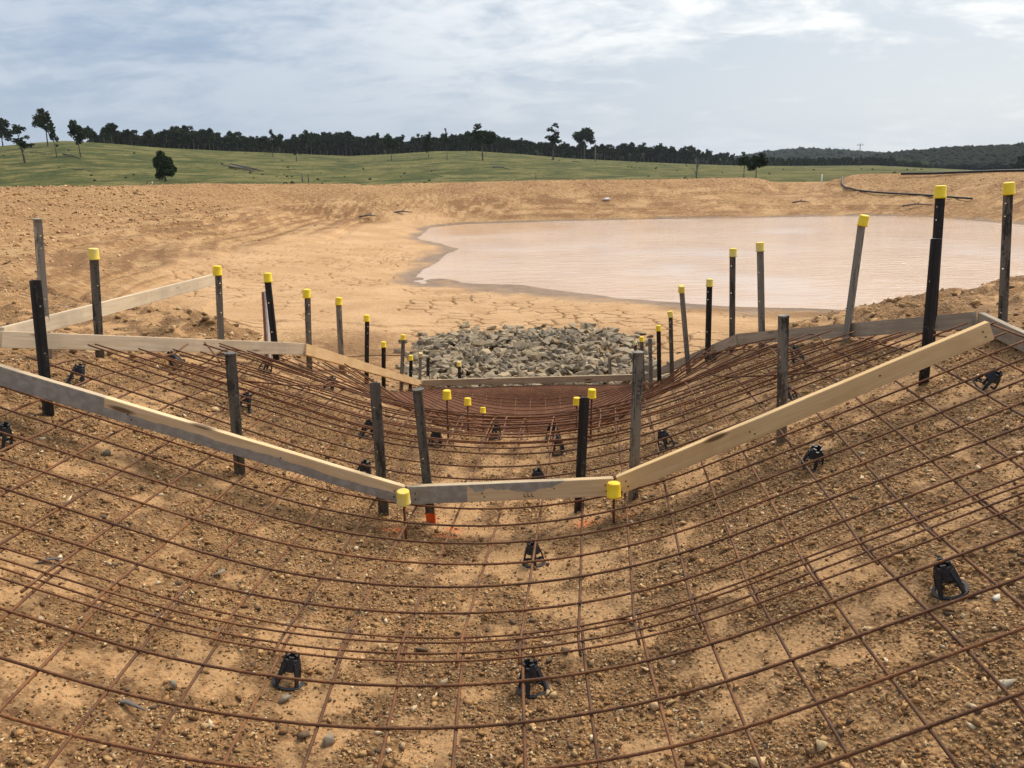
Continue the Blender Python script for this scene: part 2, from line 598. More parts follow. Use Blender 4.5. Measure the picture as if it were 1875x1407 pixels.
MT = {}
MT['ground'] = ground_material()
MT['pebble'] = vcol_mat('loose_stone', 0.9, 60, 0.003)
MT['clod'] = vcol_mat('clay_clod', 0.95, 18, 0.01)
MT['rust_t'] = rust_mat('rusty_bar', (0.095, 0.036, 0.014), (0.155, 0.058, 0.019), (0.29, 0.115, 0.032))
MT['rust_l'] = rust_mat('rusty_bar_orange', (0.110, 0.042, 0.015), (0.195, 0.076, 0.022), (0.12, 0.080, 0.058))
MT['chair'] = simple_mat('black_plastic', (0.014, 0.015, 0.019), (0.028, 0.030, 0.036), 20, 0.5, 0.0005, 120)
def cap_mat():
    m, t, b = new_mat('yellow_plastic')
    tcn = N(t, 'ShaderNodeTexCoord')
    oi = N(t, 'ShaderNodeObjectInfo')
    av = N(t, 'ShaderNodeVectorMath', operation='ADD')
    t.links.new(tcn.outputs['Object'], av.inputs[0])
    cb = N(t, 'ShaderNodeCombineXYZ')
    t.links.new(math_n(t, 'MULTIPLY', oi.outputs['Random'], 9), cb.inputs[0])
    t.links.new(cb.outputs[0], av.inputs[1])
    c = mix(t, mapr(t, noise(t, av.outputs[0], 14, 3, 0.5), 0.35, 0.65), (0.92, 0.58, 0.006), (0.97, 0.69, 0.015))
    d = mapr(t, noise(t, av.outputs[0], 38, 6, 0.7, 0.6), 0.55, 0.70)
    c = mix(t, math_n(t, 'MULTIPLY', d, mapr(t, oi.outputs['Random'], 0.2, 1.0, 0.1, 0.65)), c, (0.40, 0.25, 0.09))
    t.links.new(c, b.inputs['Base Color'])
    b.inputs['Roughness'].default_value = 0.5
    return m


MT['cap'] = cap_mat()
MT['cap_worn'] = simple_mat('worn_yellow_plastic', (0.90, 0.63, 0.05), (0.74, 0.58, 0.22), 28, 0.55, 0.0)
MT['cap_pale'] = simple_mat('bleached_cap_plastic', (0.66, 0.53, 0.26), (0.55, 0.42, 0.2), 28, 0.6, 0.0)
MT['pk_black'] = picket_mat('black_picket_steel', (0.013, 0.012, 0.012), (0.10, 0.085, 0.07), 0.1)
MT['pk_worn'] = picket_mat('scuffed_picket_steel', (0.030, 0.026, 0.021), (0.165, 0.142, 0.110), 0.80)
MT['pk_grey'] = picket_mat('weathered_grey_picket_steel', (0.24, 0.21, 0.165), (0.07, 0.06, 0.05), 0.30)
MT['pine'] = wood_mat('fresh_pine', (0.60, 0.38, 0.18), (0.72, 0.49, 0.26), (0.54, 0.335, 0.15))
MT['pine_pale'] = wood_mat('pale_pine', (0.62, 0.475, 0.31), (0.72, 0.575, 0.40), (0.45, 0.365, 0.27))
MT['pine_grey'] = wood_mat('weathered_board', (0.33, 0.255, 0.175), (0.44, 0.35, 0.25), (0.27, 0.22, 0.17))
MT['pine_tan'] = wood_mat('sun_browned_board', (0.42, 0.30, 0.18), (0.54, 0.40, 0.25), (0.36, 0.265, 0.17))
MT['pine_left'] = wood_mat('slurry_stained_pine', (0.66, 0.45, 0.23), (0.76, 0.56, 0.33), (0.60, 0.40, 0.2), {'z': 0.044, 'x': 0.62, 'wob': 0.045})
MT['pine_mid'] = wood_mat('slurry_daubed_pine', (0.62, 0.43, 0.23), (0.72, 0.53, 0.31), (0.58, 0.39, 0.2), {'z': -0.1, 'x': 0.29, 'wob': 0.10, 'blob': (0.54, 0.30)})
MT['pine_clear'] = wood_mat('clear_yellow_pine', (0.70, 0.455, 0.21), (0.80, 0.56, 0.29), (0.64, 0.40, 0.175))
MT['stake_wood'] = simple_mat('painted_stake', (0.30, 0.12, 0.07), (0.36, 0.16, 0.09), 10, 0.8)
MT['white_paint'] = simple_mat('white_paint', (0.75, 0.73, 0.70), (0.62, 0.58, 0.54), 30, 0.6)
MT['grass'] = grass_mat()
MT['leaf'] = leaf_mat()
MT['bark'] = simple_mat('gum_bark', (0.075, 0.06, 0.048), (0.17, 0.145, 0.12), 1.2, 0.9, 0.02, 6)
MT['dead'] = simple_mat('dead_wood', (0.12, 0.10, 0.085), (0.19, 0.165, 0.14), 2.0, 0.9)
MT['forest_floor'] = simple_mat('wooded_hillside', (0.022, 0.030, 0.014), (0.04, 0.046, 0.022), 0.02, 0.95)
MT['water'] = water_mat()
MT['poly'] = simple_mat('black_polythene', (0.010, 0.010, 0.010), (0.022, 0.021, 0.020), 4, 0.5)
MT['orange'] = simple_mat('orange_marking_paint', (0.90, 0.14, 0.015), (0.75, 0.10, 0.01), 40, 0.7)
MT['rock'] = None


def riprap_mat():
    m, t, b = new_mat('riprap_stone')
    tcn = N(t, 'ShaderNodeTexCoord')
    oi = N(t, 'ShaderNodeObjectInfo')
    at = N(t, 'ShaderNodeAttribute', attribute_name='col')
    n1 = noise(t, tcn.outputs['Object'], 7, 6, 0.65, 0.4)
    rp = N(t, 'ShaderNodeValToRGB')
    t.links.new(oi.outputs['Random'], rp.inputs[0])
    els = rp.color_ramp.elements
    stops = [(0.0, (0.046, 0.043, 0.038)), (0.3, (0.150, 0.130, 0.100)), (0.55, (0.30, 0.250, 0.180)), (0.82, (0.50, 0.40, 0.265)), (1.0, (0.36, 0.205, 0.095))]
    els[0].position, els[0].color = stops[0][0], (*stops[0][1], 1)
    els[1].position, els[1].color = stops[-1][0], (*stops[-1][1], 1)
    for p, c in stops[1:-1]:
        e = els.new(p)
        e.color = (*c, 1)
    c = mix(t, mapr(t, n1, 0.40, 0.66), rp.outputs[0], (0.48, 0.36, 0.22))
    c = mix(t, math_n(t, 'MULTIPLY', mapr(t, n1, 0.45, 0.30), 0.6), c, (0.12, 0.11, 0.095))
    t.links.new(c, b.inputs['Base Color'])
    b.inputs['Roughness'].default_value = 0.85
    bn = N(t, 'ShaderNodeBump')
    bn.inputs['Distance'].default_value = 0.02
    t.links.new(noise(t, tcn.outputs['Object'], 22, 5, 0.65), bn.inputs['Height'])
    t.links.new(bn.outputs[0], b.inputs['Normal'])
    return m


MT['rock'] = riprap_mat()

# ------------------------------------------------------------------ channel design surface (top of the steel mesh)
LIFT = 0.095                        # mesh above the soil


def hc(Y):
    """height of the mesh on the centre line, relative to the eye"""
    Y = np.asarray(Y, float)
    a = -1.539 - 0.0229 * np.minimum(Y, 5.1)
    t = np.clip(Y - 5.1, 0, 0.3)
    a = a - (0.0229 * t + (0.45 - 0.0229) * t * t / 0.6)
    a = a - 0.45 * np.clip(Y - 5.4, 0, 3.0)
    t = np.clip(Y - 8.40, 0, 0.6)
    a = a - (0.45 * t - 0.375 * t * t)
    return a


def cxc(Y):
    return np.interp(Y, [-5, 2.5, 5.3, 11.5], [-0.36, -0.275, 0.02, 0.27])


def prof(s):
    """cross profile by arc length: horizontal offset and rise"""
    s = np.asarray(s, float)
    k = np.where(s < 0, 0.332, 0.373)
    s0 = 1.06
    d = np.abs(s)
    a = np.minimum(d, s0)
    x = np.sin(k * a) / k + np.maximum(d - s0, 0) * np.cos(k * s0)
    z = (1 - np.cos(k * a)) / k + np.maximum(d - s0, 0) * np.sin(k * s0)
    return np.sign(s) * x, z


_st = np.linspace(-7, 7, 1401)
_px, _pz = prof(_st)


def wprof(Y):
    return np.interp(Y, [4.2, 5.0, 5.6, 6.2, 7.3, 8.5, 10, 11.4], [1.0, 0.86, 1.05, 1.45, 2.0, 2.15, 1.25, 0.30])


def mesh_h(X, Y):
    x = X - cxc(Y)
    return hc(Y) + np.interp(x, _px, _pz) * wprof(Y) - 0.023 * x


def mesh_pt(s, Y, dz=0.0):
    x, z = prof(s)
    X = cxc(Y) + x
    return np.stack(np.broadcast_arrays(X, Y, hc(Y) + z * wprof(Y) - 0.023 * x + dz + EYE), -1)


RIM = np.array([(-2.62, -6), (-2.62, 4.22), (-1.60, 6.2), (-1.47, 8), (-1.33, 11.42), (1.86, 11.42), (1.85, 8.6), (1.80, 6.42), (2.46, 4.35), (2.46, -6)])


def poly_sd(P, X, Y):
    """signed distance to polygon, negative inside"""
    d = np.full(X.shape, 1e9)
    ins = np.zeros(X.shape, bool)
    n = len(P)
    for i in range(n):
        a, b = P[i], P[(i + 1) % n]
        e = b - a
        wx, wy = X - a[0], Y - a[1]
        t = np.clip((wx * e[0] + wy * e[1]) / (e @ e), 0, 1)
        d = np.minimum(d, (wx - e[0] * t) ** 2 + (wy - e[1] * t) ** 2)
        c = ((a[1] <= Y) & (b[1] > Y)) | ((b[1] <= Y) & (a[1] > Y))
        with np.errstate(divide='ignore', invalid='ignore'):
            xi = a[0] + (Y - a[1]) / (b[1] - a[1] + 1e-12) * e[0]
        ins ^= c & (X < xi)
    return np.where(ins, -1, 1) * np.sqrt(d)


# ------------------------------------------------------------------ terrain control points (X, Y, height below eye)
WATER_H = -3.3
CP = []


def cp(X, Y, h): CP.append((float(X), float(Y), float(h)))
def cph(px, py, h): p = atH(px, py, h); CP.append((p[0], p[1], h))
def cpy(px, py, Y): p = atY(px, py, Y); CP.append((p[0], p[1], p[2] - EYE))


SHORE = [(740, 521), (790, 521), (830, 520), (870, 516), (950, 519), (1040, 531), (1150, 546), (1230, 552), (1330, 560), (1400, 564), (1470, 563)]
SHORE_L = [(740, 521), (762, 502), (800, 482), (840, 456), (800, 445), (765, 436), (790, 416), (850, 409), (1000, 406), (1250, 401), (1500, 397), (1600, 396), (1700, 398), (1875, 412)]
for p in SHORE + SHORE_L[1:]:
    cph(*p, WATER_H)
for X, Y in ((10, 16.5), (14, 18), (20, 24), (24, 32)):
    cp(X, Y, WATER_H)
for X, Y in ((3, 27), (6, 24), (10, 22), (8, 34), (14, 28), (2, 38), (18, 38), (10, 40), (16, 33), (4, 43.5), (20, 36)):
    cp(X, Y, -4.1)
# dry bed
for q in ((-7.5, 16.5, -2.85), (-5.6, 15.2, -2.95), (-4.2, 17.5, -3.02), (-3.6, 14.0, -3.02), (0.2, 16.0, -3.12), (-2, 19, -3.15), (2.2, 17.2, -3.15), (0.3, 12.0, -3.28), (-1.2, 12.2, -3.2), (1.9, 12.2, -3.2),
          (4.5, 15, -3.12), (6.5, 14.6, -3.08), (8.5, 14.2, -3.0), (-4.6, 22, -3.02), (-7, 26, -2.85), (-6.6, 33, -2.95), (-9, 20.5, -2.72)):
    cp(*q)
# left side: spoil beyond the left rim, then the long turned bank
for q in ((-3.0, -6, -0.85), (-3.1, 2, -0.90), (-3.2, 4.6, -0.98), (-4.2, 6.4, -1.12), (-6, 3, -0.9), (-20, 0, -0.6), (-8, -6, -0.8), (-2.9, 7.3, -1.12), (-2.35, 7.0, -1.25), (-2.8, 8.3, -1.75), (-3.4, 10.5, -2.55),
          (-2.3, 8.6, -1.95), (-2.3, 10.6, -2.75), (-5.2, 8.2, -1.42), (-5.0, 11, -2.2), (-1.95, 6.9, -1.55), (-1.8, 8.3, -2.1), (-1.75, 10, -2.7)):
    cp(*q)
cph(0, 560, -1.5); cph(0, 530, -1.9); cph(0, 500, -2.2); cph(200, 500, -2.5); cph(200, 455, -2.4); cph(400, 440, -2.65); cph(600, 400, -2.75); cph(0, 450, -2.0); cph(700, 386, -2.9)
CREST_L = [(-500, 352, 26), (-200, 350, 30), (0, 345, 36), (200, 342, 40), (400, 338, 45), (600, 338.5, 50), (800, 337, 53), (1000, 332, 54), (1200, 330, 54.5), (1380, 327, 55)]
CREST_R = [(1560, 321, 53), (1700, 319, 50), (1875, 316, 46), (2100, 314, 40), (2500, 312, 32)]
def densify(L):
    a_ = np.array(L, float)
    t_ = np.linspace(0, len(a_) - 1, 3 * (len(a_) - 1) + 1)
    return [tuple(np.interp(t_, np.arange(len(a_)), a_[:, k_])[i_] for k_ in range(3)) for i_ in range(len(t_))]


CEDGE = []
for ln_ in (densify(CREST_L), densify(CREST_R)):
  for ci_, c_ in enumerate(ln_):
    if ci_:
        n0 = len(CP)
        CEDGE += [(n0 - 4, n0), (n0 - 3, n0 + 1)]
    p = atY(*c_)
    n_ = np.array([p[0] - 3, p[1] - 22])
    n_ /= np.linalg.norm(n_)
    h = p[2] - EYE
    cp(p[0], p[1], h + 0.03)
    cp(p[0] + n_[0] * 2.5, p[1] + n_[1] * 2.5, h + 0.0)
    cp(p[0] + n_[0] * 8, p[1] + n_[1] * 8, h - 1.4)
    cp(p[0] + n_[0] * 30, p[1] + n_[1] * 30, h - 1.9)
cpy(1435, 349, 55.5); cpy(1490, 348, 55.5); cpy(1440, 349, 60); cpy(1490, 348, 60); cpy(1390, 335, 66); cpy(1420, 336, 66); cpy(1450, 336.5, 66); cpy(1480, 335.5, 66); cpy(1520, 331, 66); cpy(1420, 335, 68); cpy(1490, 334, 68)
for px, py, Y in ((800, 372, 49), (1000, 368, 50), (1200, 366, 50), (1400, 363, 50), (1550, 360, 49), (1700, 362, 46), (1875, 372, 41), (600, 372, 46)):
    cpy(px, py, Y)
# right side: rough berm
for q in ((2.9, -6, -0.9), (2.85, 2, -0.86), (2.8, 4.4, -0.92), (3.2, 5.2, -0.98), (12, 3, -0.9), (30, 0, -0.6), (2.35, 5.6, -1.22), (2.2, 6.6, -1.45), (2.1, 8.4, -2.15), (2.2, 10.2, -2.8),
          (5, 11, -2.45), (4.0, 9.6, -2.2), (3.3, 12.4, -3.05), (8, 10.8, -2.0), (14, 13, -2.2), (14, 9, -1.2), (30, 18, -1.2), (45, 25, -1.0), (60, 5, -0.8)):
    cp(*q)
cph(1500, 571, -1.36); cph(1600, 556, -1.25); cph(1700, 543, -1.17); cph(1800, 524, -1.12); cph(1900, 500, -1.08); cph(2100, 480, -1.05)
for q in ((-70, -40, -0.5), (70, -40, -0.5), (-70, 20, -0.8), (-70, 95, -3), (70, 95, -3.2), (0, 95, -3.2), (70, 40, -2), (0, -40, -0.6), (-2.62, -40, -1.0), (2.5, -40, -1.0)):
    cp(*q)
# along the slab edge the outside soil meets the channel soil
for i in range(len(RIM) - 1):
    a, b = RIM[i], RIM[i + 1]
    L = np.linalg.norm(b - a)
    nrm = np.array([-(b - a)[1], (b - a)[0]]) / L
    for t in np.arange(0, 1, min(1, 0.5 / L)):
        q = a + (b - a) * t + nrm * 0.06
        cp(q[0], q[1], float(mesh_h(q[0], q[1])) - LIFT - 0.03)

cpa = np.array(CP)
_v, _e, _f, _, _, _ = delaunay_2d_cdt([Vector((x, y)) for x, y, _ in CP], CEDGE, [], 0, 1e-4)
# nearest control height for each output vertex
_vz = []
for v in _v:
    d = (cpa[:, 0] - v.x) ** 2 + (cpa[:, 1] - v.y) ** 2
    _vz.append(cpa[int(d.argmin()), 2])
_bvh = BVHTree.FromPolygons([Vector((v.x, v.y, z)) for v, z in zip(_v, _vz)], _f)
GX = np.arange(-62, 62.01, 0.4)
GY = np.arange(-8, 80.01, 0.4)
_H = np.zeros((len(GY), len(GX)))
_dn = Vector((0, 0, -1))
for j, y in enumerate(GY):
    for i, x in enumerate(GX):
        r = _bvh.ray_cast(Vector((x, y, 50)), _dn)
        _H[j, i] = r[0].z if r[0] is not None else -2.0
for _ in range(1):                                     # soften the facets
    P_ = np.pad(_H, 1, mode='edge')
    _H = (P_[:-2, 1:-1] + P_[2:, 1:-1] + P_[1:-1, :-2] + P_[1:-1, 2:] + 4 * P_[1:-1, 1:-1]) / 8


def outer_h(X, Y):
    fx = np.clip((X - GX[0]) / 0.4, 0, len(GX) - 1.001)
    fy = np.clip((Y - GY[0]) / 0.4, 0, len(GY) - 1.001)
    ix, iy = fx.astype(int), fy.astype(int)
    tx, ty = fx - ix, fy - iy
    return (_H[iy, ix] * (1 - tx) + _H[iy, ix + 1] * tx) * (1 - ty) + (_H[iy + 1, ix] * (1 - tx) + _H[iy + 1, ix + 1] * tx) * ty


MUD_POLY = np.array([atH(*q, -3.0)[:2] for q in ((230, 590), (330, 600), (470, 606), (640, 609), (760, 612), (1000, 606), (1190, 612), (1240, 640), (1400, 612), (1470, 585), (1470, 550),
                                                  (1230, 530), (1040, 512), (870, 500), (860, 420), (800, 398), (700, 405), (560, 440), (420, 480), (260, 540))])


def voronoi_edge(X, Y, cell, seed):
    """distance to the nearest cell border"""
    gx, gy = np.floor(X / cell), np.floor(Y / cell)
    best, second = np.full(X.shape, 1e9), np.full(X.shape, 1e9)
    for dx in (-1, 0, 1):
        for dy in (-1, 0, 1):
            cx_, cy_ = gx + dx, gy + dy
            px_ = (cx_ + 0.5 + 0.8 * (_hash(cx_, cy_, seed) - 0.5)) * cell
            py_ = (cy_ + 0.5 + 0.8 * (_hash(cx_, cy_, seed + 5) - 0.5)) * cell
            d = np.hypot(X - px_, Y - py_)
            m = d < best
            second = np.where(m, best, np.minimum(second, d))
            best = np.where(m, d, best)
    return second - best


def gdens(X, Y):
    """0 on smooth trimmed clay, 1 where loose stone has gathered"""
    d = 0.55 * fbm(X, Y, 0.9, 3, 211) + 0.8 * fbm(X, Y, 3.4, 4, 203, 0.6) + 0.7 * fbm(X, Y, 9.0, 3, 207)
    d = d + 0.16 * sstep(0.1, 0.6, X) - 0.10 * sstep(0.25, 0.0, np.abs(X + 0.25)) + 0.10 * sstep(0.7, 0.3, np.abs(X + 1.0)) * sstep(2.6, 3.2, Y)
    return sstep(-0.42, 0.30, d)


def ground_fields(X, Y, full=False):
    sd = poly_sd(RIM, X, Y)
    ch = mesh_h(X, Y) - LIFT
    ch = ch + np.clip(-3.095 - ch, 0, 0.3) * sstep(11.0, 11.30, Y)      # low soil bank against the end board
    w = sstep(-0.05, 0.14, sd)
    near = np.abs(Y) < 60
    h = ch * (1 - w) + outer_h(X, Y) * w
    dist = np.hypot(X, Y)
    mud = sstep(1.1, -0.9, poly_sd(MUD_POLY, X, Y) + 1.6 * fbm(X, Y, 0.45, 4, 3)) * w
    bank = np.where(mud < 1, sstep(11, 15, Y + 0.3 * np.abs(X)), 0) * w
    # uneven trimmed soil in the channel
    rough = fbm(X, Y, 1.3, 3, 21) * 0.026 + fbm(X, Y, 5, 3, 22) * 0.012 * sstep(12, 6, Y)
    rough = (rough + 0.012 * np.abs(fbm(X, Y, 16, 2, 23)) * sstep(5.5, 4.0, Y)) * (1 - w)
    clod = np.maximum(fbm(X, Y, 4.2, 4, 31, 0.62), -0.1) * 0.13
    out = clod * sstep(0.05, 0.8, sd) * (1 - mud) * sstep(WATER_H + 0.02, WATER_H + 0.5, h)
    out = out * (0.12 + 0.16 * sstep(40, 28, Y) + 0.72 * sstep(14, 10, Y))
    # furrows and wheel lines running along the bank
    lvl = fbm(X, Y, 0.10, 2, 77) * 0.14
    ang = np.sin((h + lvl) * 26.0) * 0.04 + np.sin((h + lvl * 0.6) * 61.0 + 1.3) * 0.025
    fur = ang * bank * sstep(WATER_H + 0.05, WATER_H + 0.4, h) * (0.3 + 1.1 * sstep(-1.9, -2.3, h))
    # drying cracks
    wx = X + 0.20 * fbm(X, Y, 1.8, 3, 41)
    wy = Y + 0.20 * fbm(X, Y, 1.8, 3, 43)
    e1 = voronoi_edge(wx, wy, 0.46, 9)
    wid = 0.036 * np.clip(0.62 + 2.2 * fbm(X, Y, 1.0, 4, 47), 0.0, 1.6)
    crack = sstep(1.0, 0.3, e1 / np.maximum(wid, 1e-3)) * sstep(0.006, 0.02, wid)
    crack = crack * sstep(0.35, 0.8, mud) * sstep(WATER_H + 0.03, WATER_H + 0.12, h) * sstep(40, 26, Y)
    h = h + rough + out + fur - 0.08 * crack + 0.015 * fbm(X, Y, 1.1, 2, 55) * mud
    damp = sstep(WATER_H + 0.085, WATER_H + 0.015, h + 0.05 * fbm(X, Y, 1.2, 3, 61))
    damp = np.maximum(damp * np.where(dist > 12, 1, 0), 0)
    red = sstep(8.6, 9.6, Y) * sstep(11.75, 11.45, Y) * (1 - w)
    paint = np.zeros_like(X)
    for (px, py, sx, sy) in PAINT:
        paint = np.maximum(paint, np.exp(-(((X - px) / sx) ** 2 + ((Y - py) / sy) ** 2)))
    ln = np.sin((h + lvl * 0.8 + 0.025 * fbm(X, Y, 0.7, 3, 71)) * 36.0) * 0.42 * (0.5 + np.clip(fbm(X, Y, 0.35, 3, 79) * 1.6, -0.5, 0.6)) + 0.22 * np.sin((h + lvl * 0.5) * 83.0) + 0.75 * fbm(X, Y, 0.9, 4, 73, 0.6)
    line = np.clip(0.5 + 0.5 * ln * (0.30 + 0.70 * sstep(-1.75, -2.1, h)), 0, 1)
    if full:
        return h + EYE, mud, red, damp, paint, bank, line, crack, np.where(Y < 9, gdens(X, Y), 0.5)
    return h + EYE, mud, red, damp, paint, bank, w


def hit_soil(px, py, lift=0.0, lo=0.8, hi=12):
    """where the sight line through a photo pixel meets the trimmed soil or the mesh"""
    d = ray(px, py)
    ys = np.linspace(lo, hi, 4000)
    X, Z = d[0] / d[1] * ys, d[2] / d[1] * ys
    f = Z - (mesh_h(X, ys) - LIFT + lift)
    k = np.argmax(f < 0)
    return np.array([X[k], ys[k], Z[k] + EYE])


PAINT = []
for px, py, sx, sy in ((722, 974, 0.05, 0.03), (815, 982, 0.07, 0.02), (1070, 957, 0.05, 0.04), (1150, 943, 0.03, 0.03), (830, 970, 0.03, 0.03)):
    q = hit_soil(px, py)
    PAINT.append((q[0], q[1], sx, sy))


def axis(segs):
    out = [segs[0][0]]
    for a, b, d0, d1 in segs:
        x, n = a, 0
        while x < b - 1e-6:
            d = d0 + (d1 - d0) * (x - a) / (b - a)
            x += d
            out.append(min(x, b))
    return np.unique(np.round(out, 4))


def sheet(name, xs, ys, drop=None):
    xs = np.concatenate([-xs[:0:-1], xs])
    XX, YY = np.meshgrid(xs, ys)
    gz, mud, red, damp, paint, bank, line, crack, dens = ground_fields(XX, YY, True)
    if drop is not None:
        gz = gz - np.where(YY > drop, 0.02, 0.0)
    ny, nx = XX.shape
    idx = np.arange(nx * ny).reshape(ny, nx)
    quads = np.stack([idx[:-1, :-1], idx[:-1, 1:], idx[1:, 1:], idx[1:, :-1]], -1).reshape(-1, 4)
    gm = mesh_from(name, np.stack([XX, YY, gz], -1).reshape(-1, 3), quads, True)
    color_attr(gm, 'zone', np.stack([mud, red, damp, paint], -1).reshape(-1, 4))
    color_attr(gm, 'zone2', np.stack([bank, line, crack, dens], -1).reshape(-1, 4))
    o = link(name, gm, MT['ground'])
    o['kind'] = 'structure'
    return o


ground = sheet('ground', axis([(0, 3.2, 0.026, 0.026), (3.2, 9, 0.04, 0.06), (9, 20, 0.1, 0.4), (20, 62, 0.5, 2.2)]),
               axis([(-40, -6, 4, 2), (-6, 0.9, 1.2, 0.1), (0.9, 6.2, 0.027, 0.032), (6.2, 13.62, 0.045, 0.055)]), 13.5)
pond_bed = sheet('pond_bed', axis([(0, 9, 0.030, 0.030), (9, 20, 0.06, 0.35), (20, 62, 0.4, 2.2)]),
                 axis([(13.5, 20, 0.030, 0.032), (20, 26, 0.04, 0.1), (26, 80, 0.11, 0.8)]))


def ground_z(X, Y):
    X, Y = np.atleast_1d(np.asarray(X, float)), np.atleast_1d(np.asarray(Y, float))
    return ground_fields(X, Y)[0]


# ------------------------------------------------------------------ water
wx_, wy_ = np.linspace(-7, 32, 40), np.linspace(14, 50, 40)
WX, WY = np.meshgrid(wx_, wy_)
ii = np.arange(1600).reshape(40, 40)
wm = mesh_from('pond_water', np.stack([WX, WY, np.full_like(WX, WATER_H + EYE)], -1).reshape(-1, 3),
               np.stack([ii[:-1, :-1], ii[:-1, 1:], ii[1:, 1:], ii[1:, :-1]], -1).reshape(-1, 4), True)
water = link('pond_water', wm, MT['water'])
water['kind'] = 'structure'

# ------------------------------------------------------------------ pasture hill
RIDGE = [(-900, 300, 250), (-300, 288, 270), (0, 268, 290), (60, 262, 290), (120, 258, 290), (200, 263, 300), (300, 271, 315), (400, 276, 335), (520, 281, 360), (640, 286, 385), (720, 282, 385), (800, 277, 375),
         (870, 277, 375), (960, 283, 385), (1040, 290, 400), (1100, 293, 415), (1250, 300, 480), (1350, 303.5, 530), (1450, 304.5, 560), (1600, 303.5, 560), (1690, 309, 480), (1800, 319, 420), (1950, 322, 400), (2300, 326, 380), (2900, 330, 360)]
_rt, _rr, _rz = [], [], []
for px, py, Rd in RIDGE:
    d = ray(px, py)
    az = math.atan2(d[0], d[1])
    _rt.append(az); _rr.append(Rd); _rz.append(d[2] / math.hypot(d[0], d[1]) * Rd)


def hill_h(X, Y):
    az = np.arctan2(X, Y)
    r = np.hypot(X, Y)
    R_ = np.interp(az, _rt, _rr)
    Zr = np.interp(az, _rt, _rz)
    t = np.clip((r - 62) / (R_ - 62), 0, 1)
    base = -3.3
    f = np.where(t < 1, t * t * (1.35 - 0.35 * t) * 0.55 + 0.45 * (3 * t * t - 2 * t ** 3), 1)
    h = base + (Zr - base) * f
    over = np.maximum(r - R_, 0)
    h = h - 0.012 * over - 0.00002 * over ** 2 * (over < 900) - np.where(over >= 900, 16.2, 0)
    und = fbm(X, Y, 0.022, 3, 91) * 0.9 * t * (1 - t) * 4 * 0.55
    return h + und


azs = np.linspace(-1.15, 1.15, 420)
rs = np.concatenate([np.linspace(60, 640, 180), np.geomspace(650, 2600, 24)])
AZ, RR = np.meshgrid(azs, rs)
HX, HY = RR * np.sin(AZ), RR * np.cos(AZ)
HZ = hill_h(HX, HY) + EYE
ii = np.arange(AZ.size).reshape(AZ.shape)
hm_ = mesh_from('pasture_hill', np.stack([HX, HY, HZ], -1).reshape(-1, 3), np.stack([ii[:-1, :-1], ii[:-1, 1:], ii[1:, 1:], ii[1:, :-1]], -1).reshape(-1, 4), True)
hill = link('pasture_hill', hm_, MT['grass'])
hill['kind'] = 'structure'


def hill_hit(px, py, rmax=1.0):
    d = ray(px, py)
    k = math.hypot(d[0], d[1])
    az = math.atan2(d[0], d[1])
    Rm = np.interp(az, _rt, _rr)
    r = np.linspace(75, Rm * 1.0, 3000)
    f = d[2] / k * r - hill_h(r * math.sin(az), r * math.cos(az))
    i = int(np.argmax(f < 0)) if (f < 0).any() else len(r) - 1
    return np.array([r[i] * math.sin(az), r[i] * math.cos(az), float(hill_h(r[i] * math.sin(az), r[i] * math.cos(az))) + EYE])


# wooded hills far to the right
def wooded_hill(name, ridge, dist, depth, base_py):
    A, Zt = [], []
    for px, py in ridge:
        d = ray(px, py)
        A.append(math.atan2(d[0], d[1]))
        Zt.append(d[2] / math.hypot(d[0], d[1]) * dist)
    az = np.linspace(A[0], A[-1], 160)
    v = np.linspace(-1, 1, 40)
    AZ_, V_ = np.meshgrid(az, v)
    r = dist + V_ * depth
    top = np.interp(AZ_, A, Zt)
    low = -14.0
    z = low + (top - low) * (1 - np.abs(V_) ** 1.6) + fbm(AZ_ * dist, r, 0.012, 3, 5) * 2.5 - np.where(np.abs(V_) > 0.99, 8, 0)
    x_, y_ = r * np.sin(AZ_), r * np.cos(AZ_)
    ii_ = np.arange(AZ_.size).reshape(AZ_.shape)
    me = mesh_from(name, np.stack([x_, y_, z + EYE], -1).reshape(-1, 3), np.stack([ii_[:-1, :-1], ii_[:-1, 1:], ii_[1:, 1:], ii_[1:, :-1]], -1).reshape(-1, 4), True)
    o = link(name, me, MT['forest_floor'])
    o['kind'] = 'structure'

    def zf(a, vv):
        return low + (np.interp(a, A, Zt) - low) * (1 - np.abs(vv) ** 1.6)
    return A, zf


HILL_A = wooded_hill('wooded_hill_far', [(1150, 306), (1260, 303), (1340, 297), (1400, 286), (1480, 279), (1540, 283), (1620, 289), (1700, 290), (1800, 300), (1950, 306)], 1500, 420, 310)
HILL_B = wooded_hill('wooded_hill', [(1480, 318), (1560, 303), (1620, 290), (1690, 283), (1760, 278), (1830, 276), (1900, 272), (2050, 268), (2400, 262), (2900, 270)], 900, 260, 320)


# ------------------------------------------------------------------ foliage
ICO_V = None


def ico(sub):
    bm = bmesh.new()
    bmesh.ops.create_icosphere(bm, subdivisions=sub, radius=1.0)
    v = np.array([x.co[:] for x in bm.verts])
    f = np.array([[x.index for x in fc.verts] for fc in bm.faces])
    bm.free()
    return v, f


